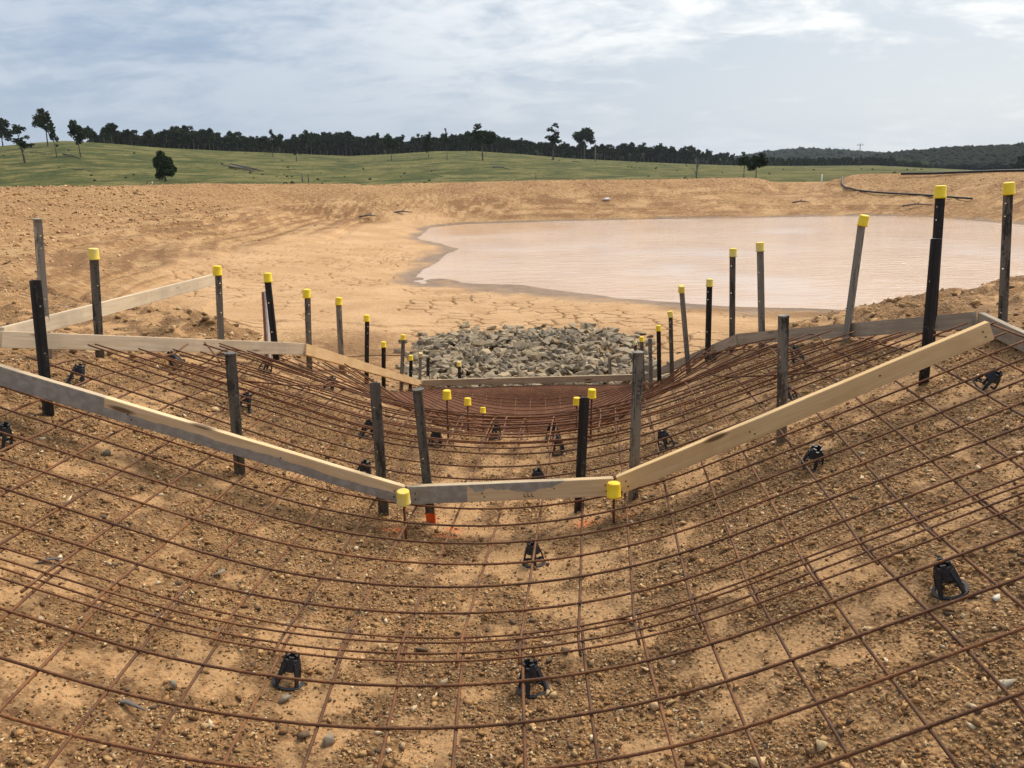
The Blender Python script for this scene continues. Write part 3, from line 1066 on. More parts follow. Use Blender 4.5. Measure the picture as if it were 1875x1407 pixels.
def crown_mass(name, pos, size, colr, parent=None, seed=0, sub=1):
    """many lumpy crowns in one object, for woods too far off to count"""
    r = np.random.default_rng(seed)
    V0, F0 = ico(sub)
    n = len(pos)
    # eight shapes
    shapes = []
    for k in range(8):
        nz = np.array([fbm(np.array([v[0] * 1.7 + k * 9 + v[2] * 0.8]), np.array([v[1] * 1.7 + v[2] * 1.3]), 1.4, 3, k)[0] for v in V0])
        shapes.append(V0 * (1 + 0.5 * nz)[:, None])
    S = np.array(shapes)[r.integers(0, 8, n)] * np.asarray(size)[:, None, None]
    S[..., 2] *= r.uniform(0.75, 1.1, n)[:, None]
    VV = (S + np.asarray(pos)[:, None, :]).reshape(-1, 3)
    FF = (F0[None] + (np.arange(n) * len(V0))[:, None, None]).reshape(-1, 3)
    CC = colr[None] * r.uniform(0.7, 1.35, n)[:, None]
    me = mesh_from(name, VV, FF, True)
    color_attr(me, 'col', np.repeat(np.hstack([CC, np.ones((n, 1))]), len(V0), 0))
    o = link(name, me, MT['leaf'], parent)
    o['kind'] = 'stuff'
    return o


def scatter_wood(hill, dist, depth, n, smin, smax, seed, a0, a1):
    A, zf = hill
    r = np.random.default_rng(seed)
    az = r.uniform(a0, a1, n)
    v = -r.uniform(0, 1, n) ** 0.7
    v[: n // 5] = r.uniform(-0.08, 0.1, n // 5)
    d = dist + v * depth
    s = r.uniform(smin, smax, n)
    z = zf(az, v) + EYE + s * 0.5
    return np.stack([d * np.sin(az), d * np.cos(az), z], -1), s


p_, s_ = scatter_wood(HILL_A, 1500, 420, 5000, 3.0, 6.0, 3, HILL_A[0][0], HILL_A[0][-1])
o = crown_mass('distant_forest', p_, s_, np.array([0.015, 0.021, 0.014]), None, 1)
tag(o, 'bluish distant forest covering the farthest low hill on the right', 'forest')
p_, s_ = scatter_wood(HILL_B, 900, 260, 7000, 1.8, 3.8, 4, HILL_B[0][0], math.atan2(*ray(2100, 280)[:2]))
o = crown_mass('hillside_forest', p_, s_, np.array([0.011, 0.016, 0.009]), None, 2)
tag(o, 'dark forest on the hillside at the far right edge', 'forest')


def leaf_crown(clumps, per, leaf, seed, base=(0.030, 0.042, 0.016)):
    r = np.random.default_rng(seed)
    C, R_ = [], []
    for (x, y, z, rad) in clumps:
        k = int(per * rad * rad)
        d = r.normal(size=(k, 3))
        d /= np.linalg.norm(d, axis=1)[:, None]
        q = d * (r.uniform(0, 1, k) ** 0.45 * rad)[:, None] * np.array([1, 1, 0.9])
        C.append(q + np.array([x, y, z]))
        R_.append(np.full(k, 1.0))
    C = np.vstack(C)
    n = len(C)
    a = r.normal(size=(n, 3)); a /= np.linalg.norm(a, axis=1)[:, None]
    b = np.cross(a, r.normal(size=(n, 3))); b /= np.linalg.norm(b, axis=1)[:, None]
    s = leaf * r.uniform(0.6, 1.35, n)[:, None]
    a, b = a * s, b * s * 0.6
    V = np.stack([C - a - b, C + a - b, C + a + b, C - a + b], 1).reshape(-1, 3)
    Fq = np.arange(4 * n).reshape(-1, 4)
    col_ = np.repeat(np.array(base)[None, :] * r.uniform(0.6, 1.55, n)[:, None] * np.array([1, 1, 1]), 4, 0)
    me = mesh_from('crown', V, Fq)
    color_attr(me, 'col', np.hstack([col_, np.ones((4 * n, 1))]))
    return me


def gum_proto(seed, h=10.0, bare=0.45, spread=0.28, nl=6, clumps_per=3, rad=(0.9, 1.5), lean=0.0, trunk_r=0.20, per=46, leaf=0.30, base=(0.030, 0.042, 0.016)):
    """trunk mesh and crown mesh of one eucalypt about h metres high"""
    r = random.Random(seed)
    parts, clumps = [], []
    top = np.array([lean * h, r.uniform(-0.05, 0.05) * h, h * 0.86])
    knee = np.array([lean * h * 0.3 + r.uniform(-0.02, 0.02) * h, 0, h * bare])
    path = [np.array([0, 0, -0.4]), knee * 0.5 * np.array([0.7, 1, 1]), knee, (knee + top) / 2 + np.array([r.uniform(-.04, .04) * h, r.uniform(-.04, .04) * h, 0]), top]
    parts.append(tube_arrays(path, [trunk_r * 1.25, trunk_r, trunk_r * 0.8, trunk_r * 0.5, trunk_r * 0.15], 6, False))
    for i in range(nl):
        t = r.uniform(0.0, 0.85)
        st = knee + (top - knee) * t
        a = i / nl * 6.283 + r.uniform(-.5, .5)
        L = h * spread * r.uniform(0.55, 1.15) * (1.0 - 0.45 * t)
        en = st + np.array([math.cos(a) * L, math.sin(a) * L, h * r.uniform(0.02, 0.30)])
        mid_ = (st + en) / 2 + np.array([0, 0, -0.03 * h])
        parts.append(tube_arrays([st, mid_, en], [trunk_r * 0.45, trunk_r * 0.3, trunk_r * 0.1], 5, False))
        for k in range(clumps_per):
            clumps.append((en[0] + r.gauss(0, 0.05 * h), en[1] + r.gauss(0, 0.05 * h), en[2] + r.gauss(0, 0.06 * h), r.uniform(*rad) * r.choice((0.6, 1.0, 1.0))))
    for k in range(clumps_per):
        clumps.append((top[0] + r.gauss(0, 0.05 * h), top[1] + r.gauss(0, 0.05 * h), top[2] + r.uniform(-0.03, 0.06) * h, r.uniform(*rad)))
    V, Fq = join_arrays(parts)
    tm = mesh_from('trunk', V, Fq, True)
    tm.materials.append(MT['bark'])
    cm = leaf_crown(clumps, per, leaf, seed, base)
    cm.materials.append(MT['leaf'])
    return tm, cm


PROTO = {
    'tall': [gum_proto(s, 10, 0.46, 0.26, 8, 3, (1.0, 1.65), base=(0.040, 0.052, 0.022)) for s in (1, 2, 3)],
    'dense': [gum_proto(s, 10, 0.26, 0.25, 8, 3, (1.1, 1.75), per=34, leaf=0.34, base=(0.038, 0.048, 0.022)) for s in (11, 12, 13, 14, 15)],
    'slim': [gum_proto(s, 10, 0.30, 0.12, 8, 2, (0.6, 1.0), lean=0.03, base=(0.036, 0.047, 0.02)) for s in (21, 22)],
    'bush': [gum_proto(s, 10, 0.22, 0.36, 20, 4, (1.5, 2.2), trunk_r=0.45, per=60, leaf=0.36, base=(0.036, 0.052, 0.02)) for s in (31,)],
}


def tree(name, kind, k, loc, height, label, cat='tree', group=None, widen=1.0):
    tm, cm = PROTO[kind][k % len(PROTO[kind])]
    root = bpy.data.objects.new(name, None)
    col.objects.link(root)
    root.location = loc
    root.rotation_euler = (0, 0, random.uniform(0, 6.28))
    s = height / 10.0
    root.scale = (s * widen, s * widen, s)
    tag(root, label, cat, group)
    for nm, me in (('trunk', tm), ('crown', cm)):
        o = bpy.data.objects.new(nm, me)
        col.objects.link(o)
        o.parent = root
    return root


def px_height(p, top_py, px):
    """height that brings the top of a thing standing at p to the photo row top_py"""
    d = ray(px, top_py)
    r = math.hypot(p[0], p[1])
    return d[2] / math.hypot(d[0], d[1]) * r + EYE - p[2]


# individual paddock trees: (px of foot, py of foot, py of top, kind, widen, label)
LONE = [
    (303, 332, 289, 'bush', 0.92, 'round dark green bush standing alone just beyond the left bank', 'bush'),
    (88, 268, 207, 'tall', 0.95, 'tallest spreading gum tree on the left hill crest', 'tree'),
    (46, 299, 236, 'slim', 1.5, 'bushy dark gum tree low on the left hill side', 'tree'),
    (104, 288, 232, 'slim', 0.8, 'thin sparse gum tree below the tallest gum on the left hill', 'tree'),
    (148, 288, 229, 'tall', 0.9, 'long bare trunk gum tree with a small flat crown on the left hill', 'tree'),
    (205, 262, 229, 'tall', 1.0, 'small pale gum tree poking above the left end of the treeline', 'tree'),
    (5, 266, 217, 'dense', 1.1, 'broad gum tree cut off by the left edge of the picture', 'tree'),
    (543, 296, 261, 'slim', 1.2, 'small dark tree standing in front of the treeline left of centre', 'tree'),
    (500, 289, 243, 'slim', 0.7, 'narrow gum tree with two stems in front of the left treeline', 'tree'),
    (717, 295, 254, 'tall', 0.8, 'leaning gum tree at the front of the treeline near the small stump', 'tree'),
    (785, 290, 247, 'dense', 0.7, 'rounded gum tree at the treeline edge left of the central grove', 'tree'),
    (819, 293, 245, 'slim', 0.6, 'thin pale trunked gum standing on the green slope below the grove', 'tree'),
    (884, 294, 239, 'tall', 1.15, 'large dark gum with a forked crown on the central rise', 'tree'),
    (1013, 293, 237, 'slim', 1.7, 'leafy gum tree with foliage to the ground right of the central grove', 'tree'),
    (1070, 287, 240, 'tall', 1.15, 'lone round crowned gum standing beside the slender pole', 'tree'),
    (1362, 325, 287, 'tall', 0.9, 'dark gum trunk left of the forked tree by the bank gap', 'tree'),
    (1384, 331, 287, 'tall', 1.25, 'dark forked tree standing at the gap in the far bank', 'tree'),
    (1872, 315, 283, 'dense', 1.3, 'dark tree clump at the right edge of the picture', 'tree'),
]
for i, (px, py, tp, kd, wd, lb, ct) in enumerate(LONE):
    p = hill_hit(px, py)
    tree('paddock_bush' if ct == 'bush' else 'gum_tree', kd, i, p, px_height(p, tp, px), lb, ct, None, wd)

TOPS = [(160, 246), (200, 244), (240, 237), (290, 236), (330, 232), (360, 233), (400, 240), (450, 246), (520, 247), (570, 241), (610, 244), (650, 240), (700, 248), (740, 250), (770, 246), (820, 247), (860, 240), (900, 240),
        (930, 252), (960, 256), (1000, 258), (1050, 263), (1100, 265), (1150, 263), (1200, 266), (1240, 262), (1290, 272), (1330, 281), (1380, 286), (1450, 291), (1520, 293), (1600, 294), (1700, 293)]
_tx, _ty = [a for a, _ in TOPS], [b for _, b in TOPS]
k = 0
px = 165.0
while px < 1640:
    row = k % 3
    az = math.atan2(*ray(px, 280)[:2])
    R_ = np.interp(az, _rt, _rr) + (6, 22, 45)[row] + random.uniform(-5, 8)
    x, y = R_ * math.sin(az), R_ * math.cos(az)
    z = float(hill_h(x, y)) + EYE
    tp = np.interp(px, _tx, _ty) + abs(random.gauss(0, 5)) + random.choice((0, 0, 4))
    h = px_height((x, y, z), tp, px)
    lab = 'dark gum tree in the continuous treeline along the pasture ridge' if px < 1260 else 'dark tree in the lower wood line behind the right hand pasture'
    tree('woodland_tree', 'dense' if random.random() < 0.8 else 'tall', k, (x, y, z - 0.3), max(h, 5), lab, 'tree', 'trees of the ridge treeline' if px < 1260 else 'trees of the lower wood line', random.uniform(0.85, 1.25))
    px += random.uniform(6.0, 11.5)
    k += 1
# the wood behind the first rows, one dark mass
wp, ws = [], []
for q in np.arange(170, 1700, 5.0):
    az = math.atan2(*ray(q, 280)[:2])
    for _ in range(2):
        R_ = np.interp(az, _rt, _rr) + random.uniform(55, 95)
        x, y = R_ * math.sin(az), R_ * math.cos(az)
        z = float(hill_h(x, y)) + EYE
        tp = np.interp(q, _tx, _ty) + random.uniform(9, 24)
        h = px_height((x, y, z), tp, q)
        s = random.uniform(1.8, 3.0)
        wp.append((x, y, z + max(h - s * 0.8, 1))); ws.append(s)
        wp.append((x + random.uniform(-2, 2), y, z + max(h * 0.45, 1))); ws.append(s * 1.15)
o = crown_mass('woodland_understorey', np.array(wp), np.array(ws), np.array([0.026, 0.033, 0.016]), None, 8, 2)
tag(o, 'dark undergrowth and crowns of the wood behind the ridge treeline', 'woodland')


r = np.random.default_rng(909)
tp_, ts_ = [], []
for _ in range(600):
    az = r.uniform(-0.62, 0.62)
    rr_ = 85 + 300 * r.uniform() ** 1.2
    if rr_ > np.interp(az, _rt, _rr):
        continue
    x, y = rr_ * math.sin(az), rr_ * math.cos(az)
    if fbm(np.array([x]), np.array([y]), 0.03, 3, 17)[0] + r.normal(0, 0.2) < 0.0:
        continue
    s = 0.10 + 0.30 * r.uniform() ** 2.5
    tp_.append((x, y, float(hill_h(x, y)) + EYE + s * 0.15)); ts_.append(s)
o = crown_mass('pasture_tussocks', np.array(tp_), np.array(ts_), np.array([0.045, 0.055, 0.022]), None, 10, 1)
tag(o, 'dark grass tussocks and thistles dotting the green pasture hill', 'grass')


def branch_tree(loc, h, seed, n=9):
    r = random.Random(seed)
    parts = [tube_arrays([(0, 0, -0.3), (r.uniform(-.05, .05) * h, 0, h * 0.5), (r.uniform(-.1, .1) * h, 0, h)], [0.03 * h, 0.022 * h, 0.006 * h], 5, False)]
    for i in range(n):
        z0 = h * r.uniform(0.05, 0.7)
        a = r.uniform(0, 6.28)
        L = h * r.uniform(0.3, 0.6)
        e = np.array([math.cos(a) * L * 0.7, math.sin(a) * L * 0.7, z0 + L])
        parts.append(tube_arrays([(0, 0, z0), e * np.array([.5, .5, 1]) * 0.5 + np.array([0, 0, z0 * 0.5]), e], [0.014 * h, 0.01 * h, 0.004 * h], 4, False))
    V, Fq = join_arrays(parts)
    o = link('dead_tree', mesh_from('dead_tree', V, Fq, True), MT['dead'], None, loc)
    return o


for px, py, tp, lb in ((1275, 327, 288, 'bare dead tree with many thin stems behind the far bank'), (981, 330, 314, 'small leafless sapling behind the middle of the far bank')):
    p = hill_hit(px, py)
    tag(branch_tree(p, px_height(p, tp, px), px, 12 if px > 1000 else 4), lb, 'dead tree')

# fallen logs on the pasture
LOGS = [((115, 283), (152, 293), .35, 'thick fallen log below the bare trunk gum on the left hill'), ((136, 312), (172, 317), .18, 'long thin log low on the left hillside'),
        ((420, 308), (468, 316), .5, 'weathered pile of grey logs on the slope right of the round bush'), ((516, 294), (524, 302), .3, 'short log leaning beside the small dark tree'),
        ((903, 307), (948, 314), .35, 'long dark log lying on the central green slope'), ((55, 280), (92, 284), .2, 'thin fallen branch near the left hill crest'), ((1047, 297), (1063, 299), .3, 'dark stump heap on the slope beside the lone round gum')]
for i, (a, b, rd, lb) in enumerate(LOGS):
    A_, B_ = hill_hit(*a), hill_hit(*b)
    B_ = A_ + (B_ - A_) * min(1, 16 / (np.linalg.norm(B_ - A_) + 1e-6))
    m_ = (A_ + B_) / 2 + np.array([0, 0, 0.35])
    rd *= 0.45
    parts = [tube_arrays([A_ + [0, 0, rd], m_, B_ + [0, 0, rd * 0.6]], [rd, rd * 0.8, rd * 0.4], 7)]
    for q in range(3):
        st = A_ + (B_ - A_) * random.uniform(0.3, 0.9)
        parts.append(tube_arrays([st + [0, 0, rd], st + np.array([random.uniform(-1, 1), random.uniform(-1, 1), rd + 0.7])], [rd * 0.3, rd * 0.1], 5))
    if 'pile' in lb:
        for q in range(5):
            o_ = np.array([random.uniform(-3, 3), random.uniform(-3, 3), random.uniform(0.1, 0.9)])
            parts.append(tube_arrays([A_ + o_, B_ + o_ * 0.7], [rd * .6, rd * .3], 6))
    V, Fq = join_arrays(parts)
    tag(link('log_pile' if 'pile' in lb else 'fallen_log', mesh_from('fallen_log', V, Fq, True), MT['dead']), lb, 'log')


def power_pole(px, foot, top, R_, lb, arm=True):
    d = ray(px, foot)
    k = R_ / math.hypot(d[0], d[1])
    x, y = d[0] * k, d[1] * k
    z = d[2] * k + EYE
    h = px_height((x, y, z), top, px)
    root = bpy.data.objects.new('power_pole', None)
    col.objects.link(root)
    root.location = (x, y, z - 1.0)
    tag(root, lb, 'pole')
    tube_obj('post', [(0, 0, -3), (0, 0, h + 1.0)], [0.26, 0.17], MT['dead'], root, 8)
    if arm:
        tube_obj('crossarm', [(-1.6, 0.3, h + 0.2), (1.6, -0.3, h + 0.2)], 0.13, MT['dead'], root, 4)
        for q in (-1.4, 0.0, 1.4):
            tube_obj('insulator', [(q, -0.18 * q, h + 0.3), (q, -0.18 * q, h + 0.75)], 0.12, MT['white_paint'], root, 6)


power_pole(1572, 306, 263, 480, 'pale power pole with crossarm on the right pasture skyline')
power_pole(1090, 318, 263, 330, 'slender pole without crossarm on the green slope near centre', False)
for px, foot, top, lb in ((1504, 331, 319, 'white marker stake standing at the bank gap'), (279, 337, 332, 'tiny pale stake on the left bank top'), (554, 334, 318, 'pair of thin dark fence stakes behind the left bank')):
    p = hill_hit(px, foot) if px != 1504 else atY(px, foot + 4, 60)
    h = px_height(p, top, px)
    V, Fq = tube_arrays([p - [0, 0, 0.8], p + [0, 0, h]], 0.045 if px != 554 else 0.10, 4)
    parts = [(V, Fq)]
    if px == 554:
        parts.append(tube_arrays([p + [0.9, 0, -0.8], p + [0.9, 0.2, h * 0.9]], 0.12, 4))
    V, Fq = join_arrays(parts)
    tag(link('marker_stake', mesh_from('marker_stake', V, Fq), MT['white_paint'] if px != 554 else MT['dead']), lb, 'stake')

# black pipe on the right bank and the hose running down it
pts = []
for px, py, Y in ((1650, 318.5, 50.5), (1700, 318, 49.5), (1760, 317, 48.5), (1820, 316, 47.5), (1880, 315, 46.5), (2000, 313, 44.5)):
    p = atY(px, py, Y)
    pts.append((p[0], p[1], max(float(ground_z(p[0], p[1])[0]) + 0.09, p[2])))
tag(tube_obj('drain_pipe', pts, 0.07, MT['poly'], None, 8), 'black polythene pipe lying along the right bank top', 'pipe')
pts = []
for px, py in ((1546, 322), (1541, 330), (1542, 340), (1550, 347), (1570, 351), (1600, 354), (1640, 356.5), (1690, 359), (1716, 361), (1780, 366)):
    d = ray(px, py)
    yy = np.linspace(30, 60, 1500)
    gzv = ground_z(d[0] / d[1] * yy, yy)
    f = d[2] / d[1] * yy + EYE - gzv
    i = int(np.argmax(f < 0)) if (f < 0).any() else 1200
    pts.append((d[0] / d[1] * yy[i], yy[i], gzv[i] + 0.05))
pts = np.array(pts)
tt = np.linspace(0, len(pts) - 1, 60)
sm = np.stack([np.interp(tt, np.arange(len(pts)), pts[:, k_]) for k_ in range(3)], -1)
for _ in range(4):
    sm[1:-1] = (sm[:-2] + 2 * sm[1:-1] + sm[2:]) / 4
sm[:, 2] = np.maximum(sm[:, 2], ground_z(sm[:, 0], sm[:, 1]) + 0.04)
tag(tube_obj('hose', sm, 0.05, MT['poly'], None, 8), 'black hose curving down the far right bank to the water', 'hose')

# ------------------------------------------------------------------ loose stones, clods
OCT_V = np.array([(1, 0, 0), (-1, 0, 0), (0, 1, 0), (0, -1, 0), (0, 0, 1), (0, 0, -1)], float)
OCT_F = np.array([(0, 2, 4), (2, 1, 4), (1, 3, 4), (3, 0, 4), (2, 0, 5), (1, 2, 5), (3, 1, 5), (0, 3, 5)])


def hull_stone(r, n=10, flat=0.7):
    bm = bmesh.new()
    p = r.normal(size=(n, 3))
    p /= np.abs(p).max(axis=1)[:, None] * r.uniform(0.95, 1.4, (n, 1))
    p *= np.array([r.uniform(0.85, 1.25), r.uniform(0.6, 1.0), flat * r.uniform(0.7, 1.15)])
    for q in p:
        bm.verts.new(q)
    bmesh.ops.convex_hull(bm, input=bm.verts)
    bmesh.ops.delete(bm, geom=[v for v in bm.verts if not v.link_faces], context='VERTS')
    bmesh.ops.triangulate(bm, faces=bm.faces[:])
    bm.verts.index_update()
    v = np.array([x.co[:] for x in bm.verts])
    f = np.array([[x.index for x in fc.verts] for fc in bm.faces])
    bm.free()
    return v, f


def stone_shapes(n, seed, flat=0.7, low=False):
    r = np.random.default_rng(seed)
    return [hull_stone(r, 7 if low else 9, flat) for _ in range(n)]


def scatter_stones(name, X, Y, size, cols, mat, seed, sink=0.25, flat=0.7, low=False):
    r = np.random.default_rng(seed)
    shapes = stone_shapes(24, seed, flat, low)
    n = len(X)
    Z = ground_z(X, Y)
    kk = r.integers(0, 24, n)
    a = r.uniform(0, 6.283, n)
    b = r.normal(0, 0.45, n)
    VV, FF, CC, o_ = [], [], [], 0
    for q in range(24):
        m = kk == q
        S, F0 = shapes[q]
        base = S[None] * size[m][:, None, None]
        ca, sa, cb, sb = (f[m][:, None] for f in (np.cos(a), np.sin(a), np.cos(b), np.sin(b)))
        x, y, z = base[..., 0], base[..., 1], base[..., 2]
        y, z = y * cb - z * sb, y * sb + z * cb
        x, y = x * ca - y * sa, x * sa + y * ca
        V = np.stack([x + X[m][:, None], y + Y[m][:, None], z + (Z[m] + size[m] * (flat - sink - 0.25))[:, None]], -1).reshape(-1, 3)
        nv, nm = len(S), int(m.sum())
        VV.append(V)
        FF.append((F0[None] + (np.arange(nm) * nv)[:, None, None]).reshape(-1, 3) + o_)
        CC.append(np.repeat(np.hstack([cols[m], np.ones((nm, 1))]), nv, 0))
        o_ += len(V)
    me = mesh_from(name, np.vstack(VV), np.vstack(FF))
    color_attr(me, 'col', np.vstack(CC))
    o = link(name, me, mat)
    o['kind'] = 'stuff'
    return o


def pick_cols(n, seed, pal, wts, var=0.2):
    r = np.random.default_rng(seed)
    c = np.array(pal)[r.choice(len(pal), n, p=np.array(wts) / sum(wts))]
    return c * r.uniform(1 - var, 1 + var, (n, 1))


PEB = [(0.37, 0.198, 0.080), (0.46, 0.275, 0.120), (0.54, 0.36, 0.18), (0.19, 0.098, 0.042), (0.15, 0.098, 0.06), (0.62, 0.48, 0.30)]


def channel_points(n, seed, ylo, yhi, power, floor_):
    """random spots in the channel, denser in drifts of loose stone"""
    r = np.random.default_rng(seed)
    m = n * 6
    y = ylo + (yhi - ylo) * r.uniform(0, 1, m) ** power
    x = r.uniform(-1, 1, m) * np.minimum(0.80 * y + 0.9, 2.75)
    keep = (poly_sd(RIM, x, y) < 0.05) & (r.uniform(0, 1, m) < floor_ + (1 - floor_) * gdens(x, y))
    return x[keep][:n], y[keep][:n]


x, y = channel_points(110000, 301, 1.0, 6.0, 1.25, 0.30)
r = np.random.default_rng(302)
sz = 0.0030 + 0.0050 * r.uniform(0, 1, len(x)) ** 2
o = scatter_stones('grit', x, y, sz, pick_cols(len(x), 303, PEB, (5, 6, 4, 3, 1, 1)), MT['pebble'], 304, 0.15, low=True)
tag(o, 'fine tan grit strewn over the trimmed soil of the channel', 'gravel')
x, y = channel_points(40000, 311, 1.0, 6.6, 1.15, 0.06)
r = np.random.default_rng(312)
sz = 0.0045 + 0.0125 * r.uniform(0, 1, len(x)) ** 5
o = scatter_stones('gravel', x, y, sz, pick_cols(len(x), 313, PEB, (6, 6, 4, 4, 2, 1.2)), MT['pebble'], 314, 0.2)
tag(o, 'loose pebbles and small stones lying under the steel mesh', 'gravel')
# clods on the rims beside the slab
r = np.random.default_rng(321)
n = 26000
x = np.concatenate([r.uniform(-7, -1.2, n // 2), r.uniform(1.6, 9, n // 2)])
y = r.uniform(2.0, 12.5, n)
sdv = poly_sd(RIM, x, y)
ok = (sdv > 0.06) & (r.uniform(0, 1, n) < np.exp(-sdv / 2.6)) & (poly_sd(MUD_POLY, x, y) > 0.1)
x, y = x[ok], y[ok]
sz = 0.008 + 0.034 * r.uniform(0, 1, len(x)) ** 3.5
o = scatter_stones('rim_clods', x, y, sz, pick_cols(len(x), 322, [(0.42, 0.26, 0.12), (0.30, 0.18, 0.08), (0.55, 0.37, 0.19), (0.22, 0.13, 0.06)], (4, 4, 3, 2)), MT['clod'], 323, 0.3)
tag(o, 'crumbly clay clods heaped along the outside of the form boards', 'soil')
# turned clods of the dam banks
r = np.random.default_rng(331)
n = 85000
yy = 12 + 46 * r.uniform(0, 1, n) ** 0.8
xx = r.uniform(-0.75, 0.72, n) * (yy + 4)
hh = outer_h(xx, yy)
crest_f = sstep(-2.55, -1.8, hh)
ok = (poly_sd(MUD_POLY, xx, yy) > 0.4) & (hh > WATER_H + 0.25) & (r.uniform(0, 1, n) < 0.05 + 0.95 * crest_f) & ~((xx < 2.8) & (xx > -2.5) & (yy < 16))
xx, yy = xx[ok], yy[ok]
sz = (0.018 + 0.060 * r.uniform(0, 1, len(xx)) ** 4) * np.where(yy > 40, 0.75, 0.6 + yy / 60)
o = scatter_stones('bank_clods', xx, yy, sz, pick_cols(len(xx), 332, [(0.56, 0.345, 0.16), (0.46, 0.255, 0.108), (0.64, 0.42, 0.22), (0.26, 0.135, 0.06)], (4, 4, 3, 2)), MT['clod'], 333, 0.3, low=True)
tag(o, 'turned clay clods covering the slopes of the dam bank', 'soil')

# bigger stones one can point to
BIG = [((130, 918), 0.030, (0.74, 0.66, 0.52), 'pale square chip of stone on the left slope inside the mesh'), ((1180, 1226), 0.026, (0.72, 0.55, 0.38), 'cream pointed stone right of the centre chairs'),
       ((197, 838), 0.036, (0.20, 0.19, 0.17), 'dark grey stone cluster head on the left slope below the stained board'), ((394, 757), 0.030, (0.70, 0.58, 0.38), 'pale yellow stone beside the grey picket on the left slope'),
       ((600, 1362), 0.028, (0.26, 0.23, 0.21), 'grey cobble among small stones at the bottom edge'), ((553, 1352), 0.024, (0.15, 0.11, 0.09), 'dark brown cobble beside the grey cobble at the bottom edge'),
       ((742, 1376), 0.022, (0.42, 0.32, 0.23), 'brown rounded stone at the bottom edge left of centre'), ((772, 1196), 0.024, (0.16, 0.13, 0.10), 'dark blocky stone behind the mesh lap left of centre'),
       ((1034, 1200), 0.024, (0.15, 0.11, 0.075), 'dark brown stone right of the front centre chair'), ((1830, 1091), 0.020, (0.76, 0.76, 0.74), 'small white stone at the right below the tall chair'),
       ((1842, 1255), 0.024, (0.46, 0.43, 0.40), 'grey layered stone at the right edge'), ((404, 1056), 0.030, (0.27, 0.24, 0.21), 'grey angular stone in the left foreground above the lap'),
       ((1199, 1297), 0.026, (0.52, 0.39, 0.25), 'tan stone under the mesh right of the front centre chair'), ((318, 1253), 0.022, (0.33, 0.31, 0.28), 'small grey stone in the left foreground'),
       ((520, 1285), 0.024, (0.24, 0.22, 0.20), 'grey stone just in front of the left foreground chair'), ((700, 845), 0.022, (0.60, 0.45, 0.27), 'tan stone near the black picket behind the stained board'),
       ((1385, 1395), 0.022, (0.62, 0.50, 0.33), 'cream stone at the bottom edge right of centre'), ((1502, 1374), 0.022, (0.52, 0.42, 0.28), 'tan pebble in the lower right gravel patch')]
shp = stone_shapes(len(BIG), 77, 0.62)
for i, ((px, py), s, c, lb) in enumerate(BIG):
    q = hit_soil(px, py)
    z = float(ground_z(q[0], q[1])[0])
    me = mesh_from('stone', shp[i][0] * s * 1.05, shp[i][1])
    c = (c[0] * 1.05, c[1] * 0.93, c[2] * 0.74)
    color_attr(me, 'col', np.tile([*c, 1], (len(shp[i][0]), 1)))
    o = link('stone', me, MT['pebble'], None, (q[0], q[1], z + s * 0.3))
    o.rotation_euler = (random.uniform(-.3, .3), random.uniform(-.3, .3), random.uniform(0, 6))
    tag(o, lb, 'stone')

# offcuts and the pale bag on the far bank
for px, py, L, rot, lb in ((90, 1036, 0.11, 0.5, 'grey splinter of wood in the left foreground'), (230, 1298, 0.15, -0.35, 'grey bark splinter low in the left foreground')):
    q = hit_soil(px, py)
    z = float(ground_z(q[0], q[1])[0])
    V, Fq = tube_arrays([(-L / 2, 0, 0), (0, 0.006, 0.008), (L / 2, 0, 0.002)], [0.003, 0.0065, 0.002], 5)
    V = V * np.array([1, 1.6, 0.7])
    o = link('wood_splinter', mesh_from('wood_splinter', V, Fq), MT['dead'], None, (q[0], q[1], z + 0.012))
    o.rotation_euler = (0, 0, rot)
    tag(o, lb, 'splinter')


def far_hit(px, py, lo=12, hi=60):
    d = ray(px, py)
    yy = np.linspace(lo, hi, 3000)
    g = ground_z(d[0] / d[1] * yy, yy)
    f = d[2] / d[1] * yy + EYE - g
    i = int(np.argmax(f < 0)) if (f < 0).any() else 2000
    return np.array([d[0] / d[1] * yy[i], yy[i], g[i]])


q = far_hit(1110, 367)
bag_v, bag_f = ico(2)
bag_v = bag_v * (1 + 0.25 * np.sin(bag_v[:, :1] * 3 + bag_v[:, 1:2] * 4))
o = link('white_bag', mesh_from('white_bag', bag_v * np.array([0.20, 0.14, 0.09]), bag_f, True), MT['white_paint'], None, q + [0, 0, 0.05])
tag(o, 'white bag lying on the far bank above the water', 'bag')
for i, (px, py, L, lb) in enumerate(((1466, 374, 0.9, 'dark stick of debris on the far bank terrace right of centre'), (675, 400, 1.0, 'short dark branch on the left bank near the water corner'), (1680, 380, 1.6, 'dead branch slanting on the far right bank'), (735, 393, 1.2, 'pale thin branch on the slope left of the water'))):
    q = far_hit(px, py)
    parts = [tube_arrays([q + [-L / 2, 0, 0.08], q + [0, 0.1, 0.16], q + [L / 2, -0.1, 0.1]], [0.05, 0.045, 0.02], 6), tube_arrays([q + [0, 0.1, 0.15], q + [L * 0.2, 0.3, 0.35]], [0.03, 0.01], 5)]
    V, Fq = join_arrays(parts)
    tag(link('dead_branch', mesh_from('dead_branch', V, Fq, True), MT['dead']), lb, 'branch')

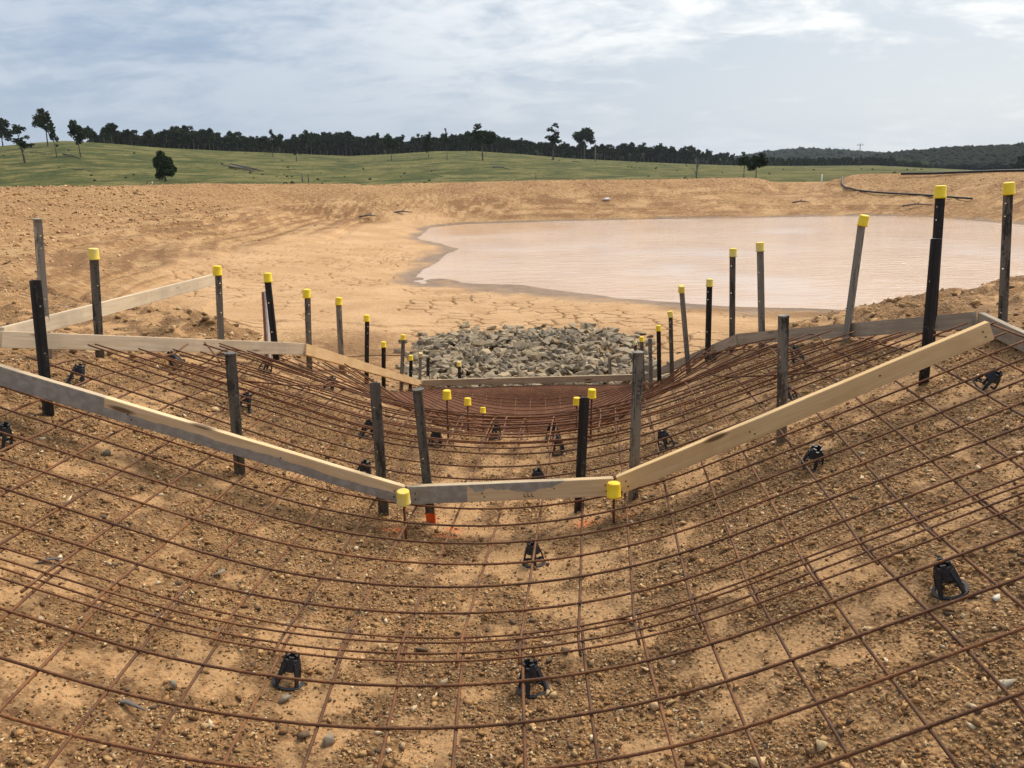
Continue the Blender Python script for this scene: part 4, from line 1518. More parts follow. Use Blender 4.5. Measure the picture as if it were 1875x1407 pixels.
# ------------------------------------------------------------------ riprap apron
def rock_shape(seed):
    r = np.random.default_rng(seed)
    bm = bmesh.new()
    p = r.normal(size=(13, 3))
    p /= np.abs(p).max(axis=1)[:, None] * r.uniform(0.9, 1.35, (13, 1))
    p *= np.array([1.0, r.uniform(0.6, 0.95), r.uniform(0.38, 0.65)])
    for q in p:
        bm.verts.new(q)
    res = bmesh.ops.convex_hull(bm, input=bm.verts)
    bmesh.ops.delete(bm, geom=[v for v in bm.verts if not v.link_faces], context='VERTS')
    bmesh.ops.bevel(bm, geom=bm.edges[:], offset=0.05, segments=1, affect='EDGES', clamp_overlap=True)
    me = bpy.data.meshes.new('riprap_rock')
    bm.to_mesh(me)
    bm.free()
    me.materials.append(MT['rock'])
    return me


ROCKS = [rock_shape(s) for s in range(16)]
RIP = np.array([(-1.45, 11.62), (2.15, 11.62), (2.3, 12.6), (2.2, 14.3), (1.75, 15.1), (0.4, 15.35), (-0.95, 15.2), (-1.6, 14.5), (-1.7, 13.0)])
r = np.random.default_rng(404)
cand = np.stack([r.uniform(-1.8, 2.4, 9000), r.uniform(11.6, 15.9, 9000), 0.038 + 0.080 * r.uniform(0, 1, 9000) ** 2.6], -1)
cand = cand[poly_sd(RIP, cand[:, 0], cand[:, 1]) < -0.02]
placed = np.zeros((0, 3))
for c_ in cand:
    if len(placed) and (((placed[:, 0] - c_[0]) ** 2 + (placed[:, 1] - c_[1]) ** 2) < (0.60 * (placed[:, 2] + c_[2])) ** 2).any():
        continue
    placed = np.vstack([placed, c_])
    if len(placed) >= 1300:
        break
placed = np.array(placed)
sdr = -poly_sd(RIP, placed[:, 0], placed[:, 1])
gzr = ground_z(placed[:, 0], placed[:, 1])
lay = r.uniform(0, 1, len(placed))
zr = gzr + 0.025 + 0.035 * sstep(0, 0.7, sdr) + (lay > 0.55) * 0.04 * sstep(0.1, 0.6, sdr)
order = np.argsort(-(placed[:, 2] / (placed[:, 1] - 5)) - 0.02 * (lay > 0.55))
rest = []
for n_, i in enumerate(order):
    x, y, s = placed[i]
    rot = Matrix.Rotation(r.uniform(0, 6.28), 4, 'Z') @ Matrix.Rotation(r.normal(0, 0.5), 4, 'X') @ Matrix.Rotation(r.normal(0, 0.5), 4, 'Y')
    me = ROCKS[r.integers(16)]
    if n_ < 300:
        o = bpy.data.objects.new('riprap_rock', me)
        col.objects.link(o)
        o.matrix_world = Matrix.Translation((x, y, zr[i])) @ rot @ Matrix.Scale(s * 1.25, 4)
        tag(o, 'angular grey rock in the riprap heap beyond the chute end board', 'rock', 'rocks of the riprap apron')
    else:
        rest.append((me, Matrix.Translation((x, y, zr[i] - 0.02)) @ rot @ Matrix.Scale(s * 1.25, 4)))
# filler rocks beneath and between
fx, fy = r.uniform(-1.9, 2.5, 800), r.uniform(11.6, 15.8, 800)
fs = poly_sd(RIP, fx, fy)
stray = (fs < 0.06) | ((fs < 0.55) & (r.uniform(0, 1, 800) < 0.25))
fx, fy, fs = fx[stray], fy[stray], fs[stray]
fz = ground_z(fx, fy) + 0.02 + 0.05 * sstep(0, 0.7, -fs)
for x, y, z in zip(fx, fy, fz):
    rest.append((ROCKS[r.integers(16)], Matrix.Translation((x, y, z)) @ Matrix.Rotation(r.uniform(0, 6.28), 4, 'Z') @ Matrix.Rotation(r.normal(0, 0.6), 4, 'X') @ Matrix.Scale(r.uniform(0.05, 0.11) * 1.2, 4)))


def rubble_material():
    m, t, b = new_mat('riprap_rubble')
    gi = N(t, 'ShaderNodeNewGeometry')
    tcn = N(t, 'ShaderNodeTexCoord')
    rp = N(t, 'ShaderNodeValToRGB')
    t.links.new(gi.outputs['Random Per Island'], rp.inputs[0])
    e = rp.color_ramp.elements
    e[0].color, e[1].color = (0.085, 0.074, 0.058, 1), (0.46, 0.345, 0.20, 1)
    q_ = e.new(0.5)
    q_.color = (0.28, 0.215, 0.14, 1)
    n1 = noise(t, tcn.outputs['Object'], 9, 6, 0.65)
    c = mix(t, mapr(t, n1, 0.4, 0.65), rp.outputs[0], (0.34, 0.255, 0.155))
    t.links.new(c, b.inputs['Base Color'])
    b.inputs['Roughness'].default_value = 0.9
    return m


rb_v, rb_f = [], []
for me, mat_ in rest:
    k0 = len(rb_v)
    rb_v += [mat_ @ v.co for v in me.vertices]
    rb_f += [tuple(k0 + i for i in p.vertices) for p in me.polygons]
me = bpy.data.meshes.new('riprap_rubble')
me.from_pydata(rb_v, [], rb_f)
o = link('riprap_rubble', me, rubble_material())
o['kind'] = 'stuff'
tag(o, 'smaller grey rubble filling the gaps of the riprap heap', 'rubble')

# ------------------------------------------------------------------ steel mesh sheets
def bar_pts(s0, s1, y0, y1, n, dz, wob, seed):
    r_ = np.random.default_rng(seed)
    t = np.linspace(0, 1, n)
    s = s0 + (s1 - s0) * t
    Y = y0 + (y1 - y0) * t
    ph = r_.uniform(0, 6.28, 4)
    P = mesh_pt(s, Y, dz)
    P[:, 2] += wob * (np.sin(t * 9 + ph[0]) + np.sin(t * 17 + ph[1])) * 0.5
    if abs(s1 - s0) > abs(y1 - y0):
        P[:, 1] += wob * 1.2 * np.sin(t * 7 + ph[2])
    else:
        P[:, 0] += wob * 1.0 * np.sin(t * 7 + ph[3])
    return P


def mesh_sheet(label, rows, s_lo, s_hi, y_lo, y_hi, cols, rt=0.0048, rl=0.0054, wob=0.004, dz=0.0, seed=0, ext=None):
    root = bpy.data.objects.new('reinforcing_mesh', None)
    col.objects.link(root)
    root.location = (float(cxc((y_lo + y_hi) / 2)), (y_lo + y_hi) / 2, float(hc((y_lo + y_hi) / 2)) + EYE)
    off = np.array(root.location)
    tag(root, label, 'steel mesh', 'overlapping sheets of steel mesh lining the channel')
    for i, y in enumerate(rows):
        lo, hi = s_lo, s_hi
        if ext is not None:
            lo, hi = ext(y)
        lo += random.uniform(-0.05, 0.05); hi += random.uniform(-0.05, 0.05)
        P = bar_pts(lo, hi, y, y, 46, dz + 0.005, wob, seed + i) - off
        tube_obj('transverse_bar', P, rt * (0.78 if 2.3 < y < 2.6 else 1.0), MT['rust_t'], root, 6)
    for i, s in enumerate(cols):
        a, b = y_lo, y_hi
        P = bar_pts(s, s, a, b, max(14, int((b - a) * 16)), dz - 0.004, wob * 0.8, seed + 100 + i)
        if ext is not None:
            keep = np.array([ext(q)[0] - 0.02 <= s <= ext(q)[1] + 0.02 for q in P[:, 1]])
            if keep.sum() < 6:
                continue
            P = P[keep]
        P = P - off
        tube_obj('longitudinal_bar', P, rl, MT['rust_l'], root, 6)
    return root


OFF1, OFF2 = 0.278, 0.294          # the fitted lateral phase of each sheet (arc length from the channel axis)


def cols_for(off, lo, hi):
    k0, k1 = math.ceil((lo - off) / 0.2), math.floor((hi - off) / 0.2)
    return [off + 0.2 * k for k in range(k0, k1 + 1)]


rowsA = [2.279 - 0.2 * j for j in range(7, -1, -1)] + [2.470, 2.573]
mesh_sheet('nearest sheet of rusty steel mesh in the foreground below the lap', rowsA, -2.6, 2.72, 0.75, 2.60, cols_for(OFF2, -2.55, 2.68), dz=-0.002, seed=1000)
rowsB = [2.405, 2.517] + [2.711 + 0.2 * j for j in range(0, 13)]


def extB(y):
    return (-2.50 + max(0, y - 4.0) * 0.58, 2.66 - max(0, y - 4.2) * 0.45)


mesh_sheet('middle sheet of rusty steel mesh under the near form boards', rowsB, -2.6, 2.8, 2.385, 5.12, cols_for(OFF1, -2.6, 2.8), dz=0.006, seed=2000, ext=extB)


def extC(y):
    if y < 6.2:
        return (-2.45 + max(0, y - 4.5) * 0.48, 2.45 - max(0, y - 4.5) * 0.42)
    return (-1.62 + (y - 6.2) * 0.03 - 0.02, 1.70 - (y - 6.2) * 0.02)


rt_ = random.Random(5)
lap_root = [o for o in col.objects if o.name.startswith('reinforcing_mesh')][1]
for sv in cols_for(OFF1, -2.2, 2.4):
    for yv in (2.47, 2.573, 2.711):
        if rt_.random() > 0.38:
            continue
        c_ = mesh_pt(np.array(sv), np.array(yv), 0.006) - np.array(lap_root.location)
        P = np.array([c_ + np.array([0.011 * math.cos(q) * (1 + 0.2 * math.sin(3 * q)), 0.009 * math.sin(q), 0.004 * math.cos(2 * q) + 0.002]) for q in np.linspace(0, 6.0, 12)] + [c_ + np.array([0.004, -0.004, 0.014]), c_ + np.array([0.012, -0.008, 0.024])])
        tube_obj('tie_wire', P, 0.0013, MT['pk_worn'], lap_root, 5)


rowsC = [4.56, 4.66] + [4.83 + 0.2 * j for j in range(0, 25)]
mesh_sheet('sheet of rusty steel mesh bent over the crest and down the chute', rowsC, -1.7, 1.8, 4.54, 9.65, cols_for(0.06, -2.4, 2.6), dz=0.028, seed=3000, ext=extC, wob=0.006)
rowsD = [9.25 + 0.17 * j for j in range(0, 11)]
mesh_sheet('far sheet of rusty steel mesh in the chute basin before the end board', rowsD, -1.55, 1.55, 9.2, 11.05, cols_for(0.0, -1.5, 1.5), dz=0.03, seed=4000, wob=0.004, rt=0.0055, rl=0.0055)
# second layer of the crest: short doubled bars
rowsE = [4.74, 4.92, 5.07, 5.24, 5.42]
mesh_sheet('short doubled sheet of rusty bars lapped along the crest', rowsE, -2.2, 2.3, 4.70, 5.5, cols_for(0.16, -1.9, 2.1)[::3], dz=0.042, seed=5000, wob=0.008, ext=lambda y: (-2.3 + max(0, y - 4.5) * 0.5, 2.3 - max(0, y - 4.5) * 0.5))

LOOSE = [((1305, 692), (1530, 683), 'loose rusty bar lying across the mesh by the right edge board'), ((1330, 645), (1420, 624), 'short rusty bar stub against the right edge board'),
         ((375, 632), (445, 708), 'loose rusty bar crossing the mesh below the left edge board'), ((430, 700), (640, 716), 'loose rusty bar lying on the left crest mesh'),
         ((1270, 662), (1460, 652), 'long loose rusty bar near the top of the right crest mesh')]
for i, (a, b, lb) in enumerate(LOOSE):
    A_, B_ = hit_soil(*a, LIFT + 0.03), hit_soil(*b, LIFT + 0.03)
    t = np.linspace(0, 1, 14)
    P = A_ + (B_ - A_) * t[:, None]
    P[:, 2] = np.maximum(P[:, 2], mesh_h(P[:, 0], P[:, 1]) + EYE + 0.045)
    V, Fq = tube_arrays(P, 0.0055, 6)
    tag(link('loose_bar', mesh_from('loose_bar', V, Fq, True), MT['rust_t']), lb, 'steel bar')

# ------------------------------------------------------------------ form boards
BW, BT = 0.088, 0.036


def board(p0, p1, mat, label, width=BW, thick=BT, back=True, parts=None):
    """top front edge runs p0 -> p1 (front face towards the camera); thickness goes away from it"""
    p0, p1 = Vector(p0), Vector(p1)
    ex = (p1 - p0)
    L = ex.length
    ex.normalize()
    ez = Vector((0, 0, 1)) - ex * ex.z
    ez.normalize()
    ey = ez.cross(ex)
    if (ey.y < 0) if abs(ey.y) > 0.15 else False:
        ey = -ey
    bm = bmesh.new()
    n = max(4, int(L / 0.12))
    rr = random.Random(label)
    rings = []
    for i in range(n + 1):
        x = L * i / n
        wv = 0.0012 * math.sin(i * 1.7 + rr.random())
        rings.append([bm.verts.new((x, wv, 0)), bm.verts.new((x, thick + wv, 0)), bm.verts.new((x, thick + wv, width)), bm.verts.new((x, wv, width))])
    for i in range(n):
        for k_ in range(4):
            bm.faces.new((rings[i][k_], rings[i][(k_ + 1) % 4], rings[i + 1][(k_ + 1) % 4], rings[i + 1][k_]))
    bm.faces.new(rings[0][::-1]); bm.faces.new(rings[-1])
    bmesh.ops.recalc_face_normals(bm, faces=bm.faces[:])
    es = [e for e in bm.edges if e.calc_face_angle(0) > 0.8]
    bmesh.ops.bevel(bm, geom=es, offset=0.0022, segments=2, affect='EDGES', clamp_overlap=True)
    o = bm_obj('form_board', bm, mat)
    Mx = Matrix.Identity(4)
    org = p0 - ez * width
    for i in range(3):
        Mx[i][0], Mx[i][1], Mx[i][2], Mx[i][3] = ex[i], ey[i], ez[i], org[i]
    o.matrix_world = Mx
    tag(o, label, 'timber board')
    return o


NL, NBL, NBR, NR = atZ(-60, 654, 3.72), atZ(741, 893, 3.92), atZ(1126, 877, 3.93), atZ(1812, 590, 3.74)
board(NL, NBL, MT['pine_left'], 'pine board with grey slurry stain sloping down across the left foreground')
bmid = board(NBL + [0.012, 0, 0], NBR - [0.006, 0, 0], MT['pine_mid'], 'short level pine board with grey slurry daubs at the channel bottom')
board(NBR + [0.006, 0, 0.004], NR, MT['pine_clear'], 'clean yellow pine board rising to the right across the foreground')
for b_ in [o for o in col.objects if o.name.startswith('form_board')][:3]:
    L_ = max(v.co.x for v in b_.data.vertices)
    for f_, z_ in ((0.035, 0.62), (0.035, 0.3), (L_ * 0.36, 0.5), (L_ * 0.37, 0.28), (L_ * 0.71, 0.6), (L_ - 0.04, 0.65), (L_ - 0.035, 0.33)):
        V, Fq = tube_arrays([(f_, -0.0042, z_ * BW), (f_, 0.004, z_ * BW)], 0.0034, 8)
        link('nail', mesh_from('nail', V, Fq), MT['pk_black'], b_)
for k_ in range(3):                       # pencil ticks on the level board
    bm = bmesh.new()
    bm_box(bm, (0.545 + 0.018 * k_, -0.0035, 0.018), (0.5475 + 0.018 * k_, -0.0015, 0.034))
    bm_box(bm, (0.545 + 0.018 * k_, -0.0034, 0.016), (0.556 + 0.018 * k_, -0.0016, 0.0185))
    bm_obj('pencil_mark', bm, MT['pk_black'], bmid)
LC, LJ, TL, TR, RJ, RC = atZ(4, 607, 4.38), atZ(561, 629, 6.3), atZ(772, 697, 11.75), atZ(1178, 686, 11.75), atZ(1348, 612, 6.65), atZ(1778, 572, 4.45)
board(LC, LJ - [0.01, 0, 0], MT['pine_pale'], 'pale weathered pine board along the left crest edge')
board(LJ, TL, MT['pine'], 'pine board running down the left side of the chute')
board(TL + [0.02, 0.01, 0], TR, MT['pine_tan'], 'long grey brown board across the chute end before the rocks')
board(TR + [0.01, 0, 0], RJ, MT['pine_grey'], 'brown weathered board climbing the right side of the chute')
board(RJ + [0.005, 0, 0.002], RC, MT['pine_grey'], 'grey weathered board along the right crest edge')
RC2 = atZ(1960, 650, 3.55)
board(RC + [0.03, -0.01, 0], RC2, MT['pine_grey'], 'grey board coming towards the camera at the right edge')
board(LC + [-0.015, 0.045, 0.012], atZ(396, 502, 7.2), MT['pine_pale'], 'pale pine board slanting away behind the left crest edge')
board(atZ(-60, 634, 4.15), LC + [-0.03, 0.0, 0.0], MT['pine_pale'], 'end of a pale pine board at the left edge of the picture')

# ------------------------------------------------------------------ star pickets
def y_section(bm, length, holes, seed):
    """Y shaped post along +z from 0 to length; two flanges and a punched stem"""
    th = 0.0042
    arms = [(90, 0.030), (210, 0.026), (330, 0.026)]
    for a, L in arms:
        ca, sa = math.cos(math.radians(a)), math.sin(math.radians(a))
        u, w = Vector((ca, sa, 0)), Vector((-sa, ca, 0)) * th / 2

        def slab(r0, r1, z0, z1):
            vs = []
            for rr_ in (r0, r1):
                for ww in (-1, 1):
                    for zz in (z0, z1):
                        vs.append(bm.verts.new(u * rr_ + w * ww + Vector((0, 0, zz))))
            for f in ((0, 1, 3, 2), (4, 6, 7, 5), (0, 4, 5, 1), (2, 3, 7, 6), (0, 2, 6, 4), (1, 5, 7, 3)):
                bm.faces.new([vs[i] for i in f])
        if a == 90:
            slab(0, 0.012, 0, length)
            slab(0.020, L, 0, length)
            z = 0.0
            for hz in holes:
                slab(0.012, 0.020, z, hz - 0.0035)
                z = hz + 0.0035
            slab(0.012, 0.020, z, length)
        else:
            slab(0.001, L, 0, length)


def cap_mesh(r=0.031, h=0.066):
    bm = bmesh.new()
    prof_ = [(r * 1.05, 0.0), (r * 1.06, 0.006), (r * 1.0, 0.008), (r * 0.955, h * 0.9), (r * 0.90, h * 0.97), (r * 0.80, h)]
    n = 18
    rings = [[bm.verts.new((q * math.cos(6.28318 * i / n), q * math.sin(6.28318 * i / n), z)) for i in range(n)] for q, z in prof_]
    inner = [[bm.verts.new((q * math.cos(6.28318 * i / n), q * math.sin(6.28318 * i / n), z)) for i in range(n)] for q, z in ((r * 0.86, 0.0), (r * 0.84, h * 0.85))]
    for A_, B_ in zip(rings[:-1], rings[1:]):
        for i in range(n):
            f = bm.faces.new((A_[i], A_[(i + 1) % n], B_[(i + 1) % n], B_[i]))
            f.smooth = True
    bm.faces.new(rings[-1])
    for i in range(n):
        bm.faces.new((inner[0][i], inner[0][(i + 1) % n], rings[0][(i + 1) % n], rings[0][i]))
        bm.faces.new((inner[1][i], inner[1][(i + 1) % n], inner[0][(i + 1) % n], inner[0][i]))
    bm.faces.new(inner[1])
    bmesh.ops.recalc_face_normals(bm, faces=bm.faces[:])
    me = bpy.data.meshes.new('cap')
    bm.to_mesh(me)
    bm.free()
    return me


CAPS = {}
for k_ in ('cap', 'cap_worn', 'cap_pale'):
    CAPS[k_] = cap_mesh()
    CAPS[k_].materials.append(MT[k_])


def orient(o, base, top, twist):
    d = Vector(top) - Vector(base)
    q = d.to_track_quat('Z', 'Y')
    o.matrix_world = Matrix.Translation(base) @ q.to_matrix().to_4x4() @ Matrix.Rotation(twist, 4, 'Z')


def picket(top, foot, Y, mat, label, cap=None, twist=0.0, tiltcap=0.0, paint=False, Yf=None, zc=1.0, burr=False):
    T = atY(*top, Y)
    B = atY(*foot, Yf or Y)
    d = (B - T) / np.linalg.norm(B - T)
    g = float(ground_z(B[0], B[1])[0])
    B2 = B + d * (max(0.0, (B[2] - g) / max(-d[2], 0.3)) + 0.15)
    if cap:
        T = T + d * 0.022
    L = float(np.linalg.norm(T - B2))
    root = bpy.data.objects.new('star_picket', None)
    col.objects.link(root)
    orient(root, B2, T, math.pi + twist)
    bm = bmesh.new()
    hr = random.Random(label)
    holes = sorted(L - q for q in hr.choice(((0.10, 0.17, 0.31), (0.12, 0.34, 0.55), (0.09, 0.16, 0.45, 0.70), (0.20, 0.42))) if L - q > 0.12)
    y_section(bm, L, holes, 0)
    if burr:                                   # mushroomed top from the hammer
        bmesh.ops.create_cone(bm, cap_ends=True, segments=9, radius1=0.026, radius2=0.029, depth=0.008, matrix=Matrix.Translation((0, 0.002, L)))
    bm_obj('post', bm, MT[mat], root)
    if paint:
        bm = bmesh.new()
        for a_, l_ in ((90, 0.0308), (210, 0.0268), (330, 0.0268)):
            m_ = Matrix.Rotation(math.radians(a_), 4, 'Z')
            for v in bm_box(bm, (0.0, -0.0029, 0.13), (l_, 0.0029, 0.215)):
                v.co = m_ @ v.co
        bm_obj('paint_band', bm, MT['orange'], root)
    if cap:
        c = bpy.data.objects.new('cap', CAPS[cap])
        col.objects.link(c)
        c.parent = root
        c.location = (0, 0.002, L - 0.044)
        c.rotation_euler = (0, tiltcap, random.uniform(0, 6))
        c.scale = (zc, zc, zc)
    tag(root, label, 'post')
    return root


def pin(top, foot, Y, label, cap='cap', zc=1.0, tilt=0.0):
    T = atY(*top, Y)
    B = atY(*foot, Y)
    g = float(ground_z(B[0], B[1])[0])
    B[2] = min(B[2], g) - 0.08
    L = float(np.linalg.norm(T - B))
    root = bpy.data.objects.new('steel_pin', None)
    col.objects.link(root)
    orient(root, B, T, 0)
    V, Fq = tube_arrays([(0, 0, 0), (0, 0, L * 0.5), (0, 0, L - 0.01)], 0.0062, 8)
    link('pin', mesh_from('pin', V, Fq, True), MT['rust_t'], root)
    c = bpy.data.objects.new('cap', CAPS[cap])
    col.objects.link(c)
    c.parent = root
    c.location = (0, 0, L - 0.062 * zc)
    c.rotation_euler = (0, tilt, 0)
    c.scale = (zc,) * 3
    tag(root, label, 'post')


def near_picket(top, foot, *args, **kw):
    q = hit_soil(*foot, -0.012)
    picket(top, foot, float(np.clip(q[1], 3.76, 3.95)), *args, **kw)


near_picket((62, 513), (87, 765), 'pk_black', 'leaning plain black picket behind the left end of the stained board', twist=0.3)
near_picket((421, 648), (440, 880), 'pk_worn', 'bare grey smeared picket behind the middle of the stained board', twist=-0.2, burr=True)
near_picket((688, 700), (705, 952), 'pk_worn', 'bare black picket behind the right end of the stained board', twist=0.5)
near_picket((767, 714), (793, 962), 'pk_worn', 'leaning scuffed picket with orange paint at its foot', twist=0.1, paint=True, burr=True)
near_picket((1068, 728), (1058, 938), 'pk_black', 'bare black picket behind the right part of the level board', twist=-0.3)
near_picket((1167, 646), (1158, 916), 'pk_worn', 'tall scuffed black picket where the clean pine board begins', twist=0.2, burr=True)
near_picket((1436, 579), (1432, 812), 'pk_worn', 'bare grey picket with bolt holes behind the clean pine board', twist=0.1, burr=True)
near_picket((1713, 437), (1692, 682), 'pk_black', 'thick black picket without cap near the right end of the clean pine board', twist=0.4)
picket((1723, 340), (1706, 592), 4.62, 'pk_black', 'tall black picket with bright yellow cap overlapping the thick capless picket', 'cap', 0.2)
picket((1849, 334), (1838, 585), 4.66, 'pk_worn', 'rightmost tall grey and black picket with yellow cap', 'cap', -0.3, 0.03)
picket((1581, 394), (1554, 592), 5.25, 'pk_grey', 'grey picket leaning right with an orange yellow cap behind the right crest board', 'cap', 0.5, 0.12)
picket((1392, 444), (1395, 608), 6.25, 'pk_grey', 'tall pale grey picket with yellow cap against the water on the right', 'cap_worn', 0.3)
picket((1343, 455), (1342, 615), 6.75, 'pk_worn', 'black streaked picket with yellow cap left of the tall pale picket', 'cap_worn', -0.4)
picket((1300, 511), (1297, 632), 7.3, 'pk_black', 'straight black picket with yellow cap by the near shore', 'cap_worn', 0.2)
picket((1247, 522), (1258, 650), 7.9, 'pk_grey', 'grey picket leaning left with a crooked yellow cap', 'cap_worn', 0.6, -0.35)
picket((1229, 570), (1231, 658), 8.8, 'pk_worn', 'short picket with crooked yellow cap below the leaning one', 'cap_worn', -0.2, -0.2)
picket((1206, 596), (1207, 665), 9.6, 'pk_black', 'black picket with clean yellow cap at the right end of the rocks', 'cap', 0.4)
picket((1191, 620), (1192, 674), 10.3, 'pk_grey', 'capless grey picket at the right end of the rocks', None, 0.1)
picket((1175, 617), (1178, 682), 10.9, 'pk_grey', 'pale picket with yellow cap just above the right end board corner', 'cap', 0.2)
picket((1164, 625), (1166, 684), 11.3, 'pk_worn', 'short picket with bleached crooked cap beside the end board corner', 'cap_pale', 0.0, -0.5)
picket((1117, 656), (1118, 688), 11.95, 'pk_grey', 'short capless grey picket in front of the rocks on the right', None, 0.0)
picket((840, 663), (841, 696), 11.95, 'pk_black', 'short picket with yellow cap in front of the rocks on the left', 'cap_worn', 0.2)
picket((783, 655), (783, 699), 11.9, 'pk_black', 'capless short black picket at the left end of the rocks', None, 0.3)
picket((769, 645), (768, 694), 11.7, 'pk_grey', 'grey picket with bleached crooked cap at the left end of the end board', 'cap_pale', 0.1, 0.4)
picket((752, 651), (751, 690), 11.0, 'pk_black', 'short black picket with yellow cap left of the bleached cap', 'cap', 0.0)
picket((738, 613), (735, 684), 10.3, 'pk_grey', 'slim grey picket with yellow cap at the left edge of the rocks', 'cap', 0.3)
picket((702, 626), (702, 680), 9.7, 'pk_black', 'short black picket with yellow cap beside the left chute board', 'cap', -0.3)
picket((671, 577), (670, 696), 8.5, 'pk_black', 'tall black picket with yellow cap at the middle of the left chute board', 'cap', 0.2)
picket((619, 545), (626, 686), 7.4, 'pk_grey', 'grey picket with yellow cap at the upper part of the left chute board', 'cap', -0.3, -0.1)
picket((561, 530), (565, 682), 6.42, 'pk_worn', 'dark picket with yellow cap where the left crest board meets the chute board', 'cap', 0.2)
picket((490, 500), (510, 682), 6.15, 'pk_black', 'black punched picket with yellow cap leaning beside the wooden stake', 'cap', 0.1)
picket((397, 487), (404, 652), 5.85, 'pk_worn', 'dark picket with yellow cap at the far end of the slanting pale board', 'cap', 0.35)
picket((170, 455), (182, 650), 5.02, 'pk_worn', 'blotchy picket with a scuffed yellow cap in front of the slanting pale board', 'cap_worn', 0.0)
picket((66, 402), (80, 590), 4.75, 'pk_grey', 'tall capless silver grey picket at the far left', None, 0.5, burr=True)

pin((738, 899), (743, 977), 3.55, 'rusty pin with a dirty yellow cap left of the level board', 'cap_worn', 1.0, 0.14)
pin((1124, 886), (1124, 946), 3.60, 'rusty pin with a bright yellow cap at the right end of the level board', 'cap', 1.05, -0.05)
pin((818, 716), (820, 792), 5.0, 'thin rusty pin with yellow cap standing on the left of the crest', 'cap', 0.86)
pin((856, 730), (857, 783), 5.75, 'thin pin with yellow cap just over the crest left of centre', 'cap', 0.82, 0.1)
pin((884, 747), (885, 772), 6.4, 'lowest small yellow capped pin beyond the crest', 'cap', 0.75, -0.2)
pin((1084, 714), (1081, 784), 5.0, 'rusty pin with yellow cap beside the bare black picket', 'cap', 0.86)
pin((1056, 729), (1055, 778), 5.6, 'yellow capped pin half hidden by the bare black picket', 'cap', 0.82)

# timber stake beside the leaning black picket
T = atY(485, 535, 6.3); B = atY(494, 690, 6.3)
bm = bmesh.new()
L = float(np.linalg.norm(T - B)) + 0.2
bm_box(bm, (-0.022, -0.012, 0), (0.0, 0.012, L))
root = bpy.data.objects.new('timber_stake', None)
col.objects.link(root)
dv = (B - T) / np.linalg.norm(B - T)
zz_ = Vector(T - B).normalized()
yy_ = Vector((0.25, 1, 0)); yy_ = (yy_ - zz_ * yy_.dot(zz_)).normalized()
xx_ = yy_.cross(zz_)
mm_ = Matrix.Identity(4)
for i in range(3):
    mm_[i][0], mm_[i][1], mm_[i][2], mm_[i][3] = xx_[i], yy_[i], zz_[i], (B + dv * 0.2)[i]
root.matrix_world = mm_
bm_obj('shaft', bm, MT['stake_wood'], root)
bm = bmesh.new()
bm_box(bm, (0.0002, -0.0125, 0.02), (0.014, 0.0125, L + 0.01))
bm_obj('painted_edge', bm, MT['white_paint'], root)
tag(root, 'red brown timber stake with one white edge on the left crest', 'stake')

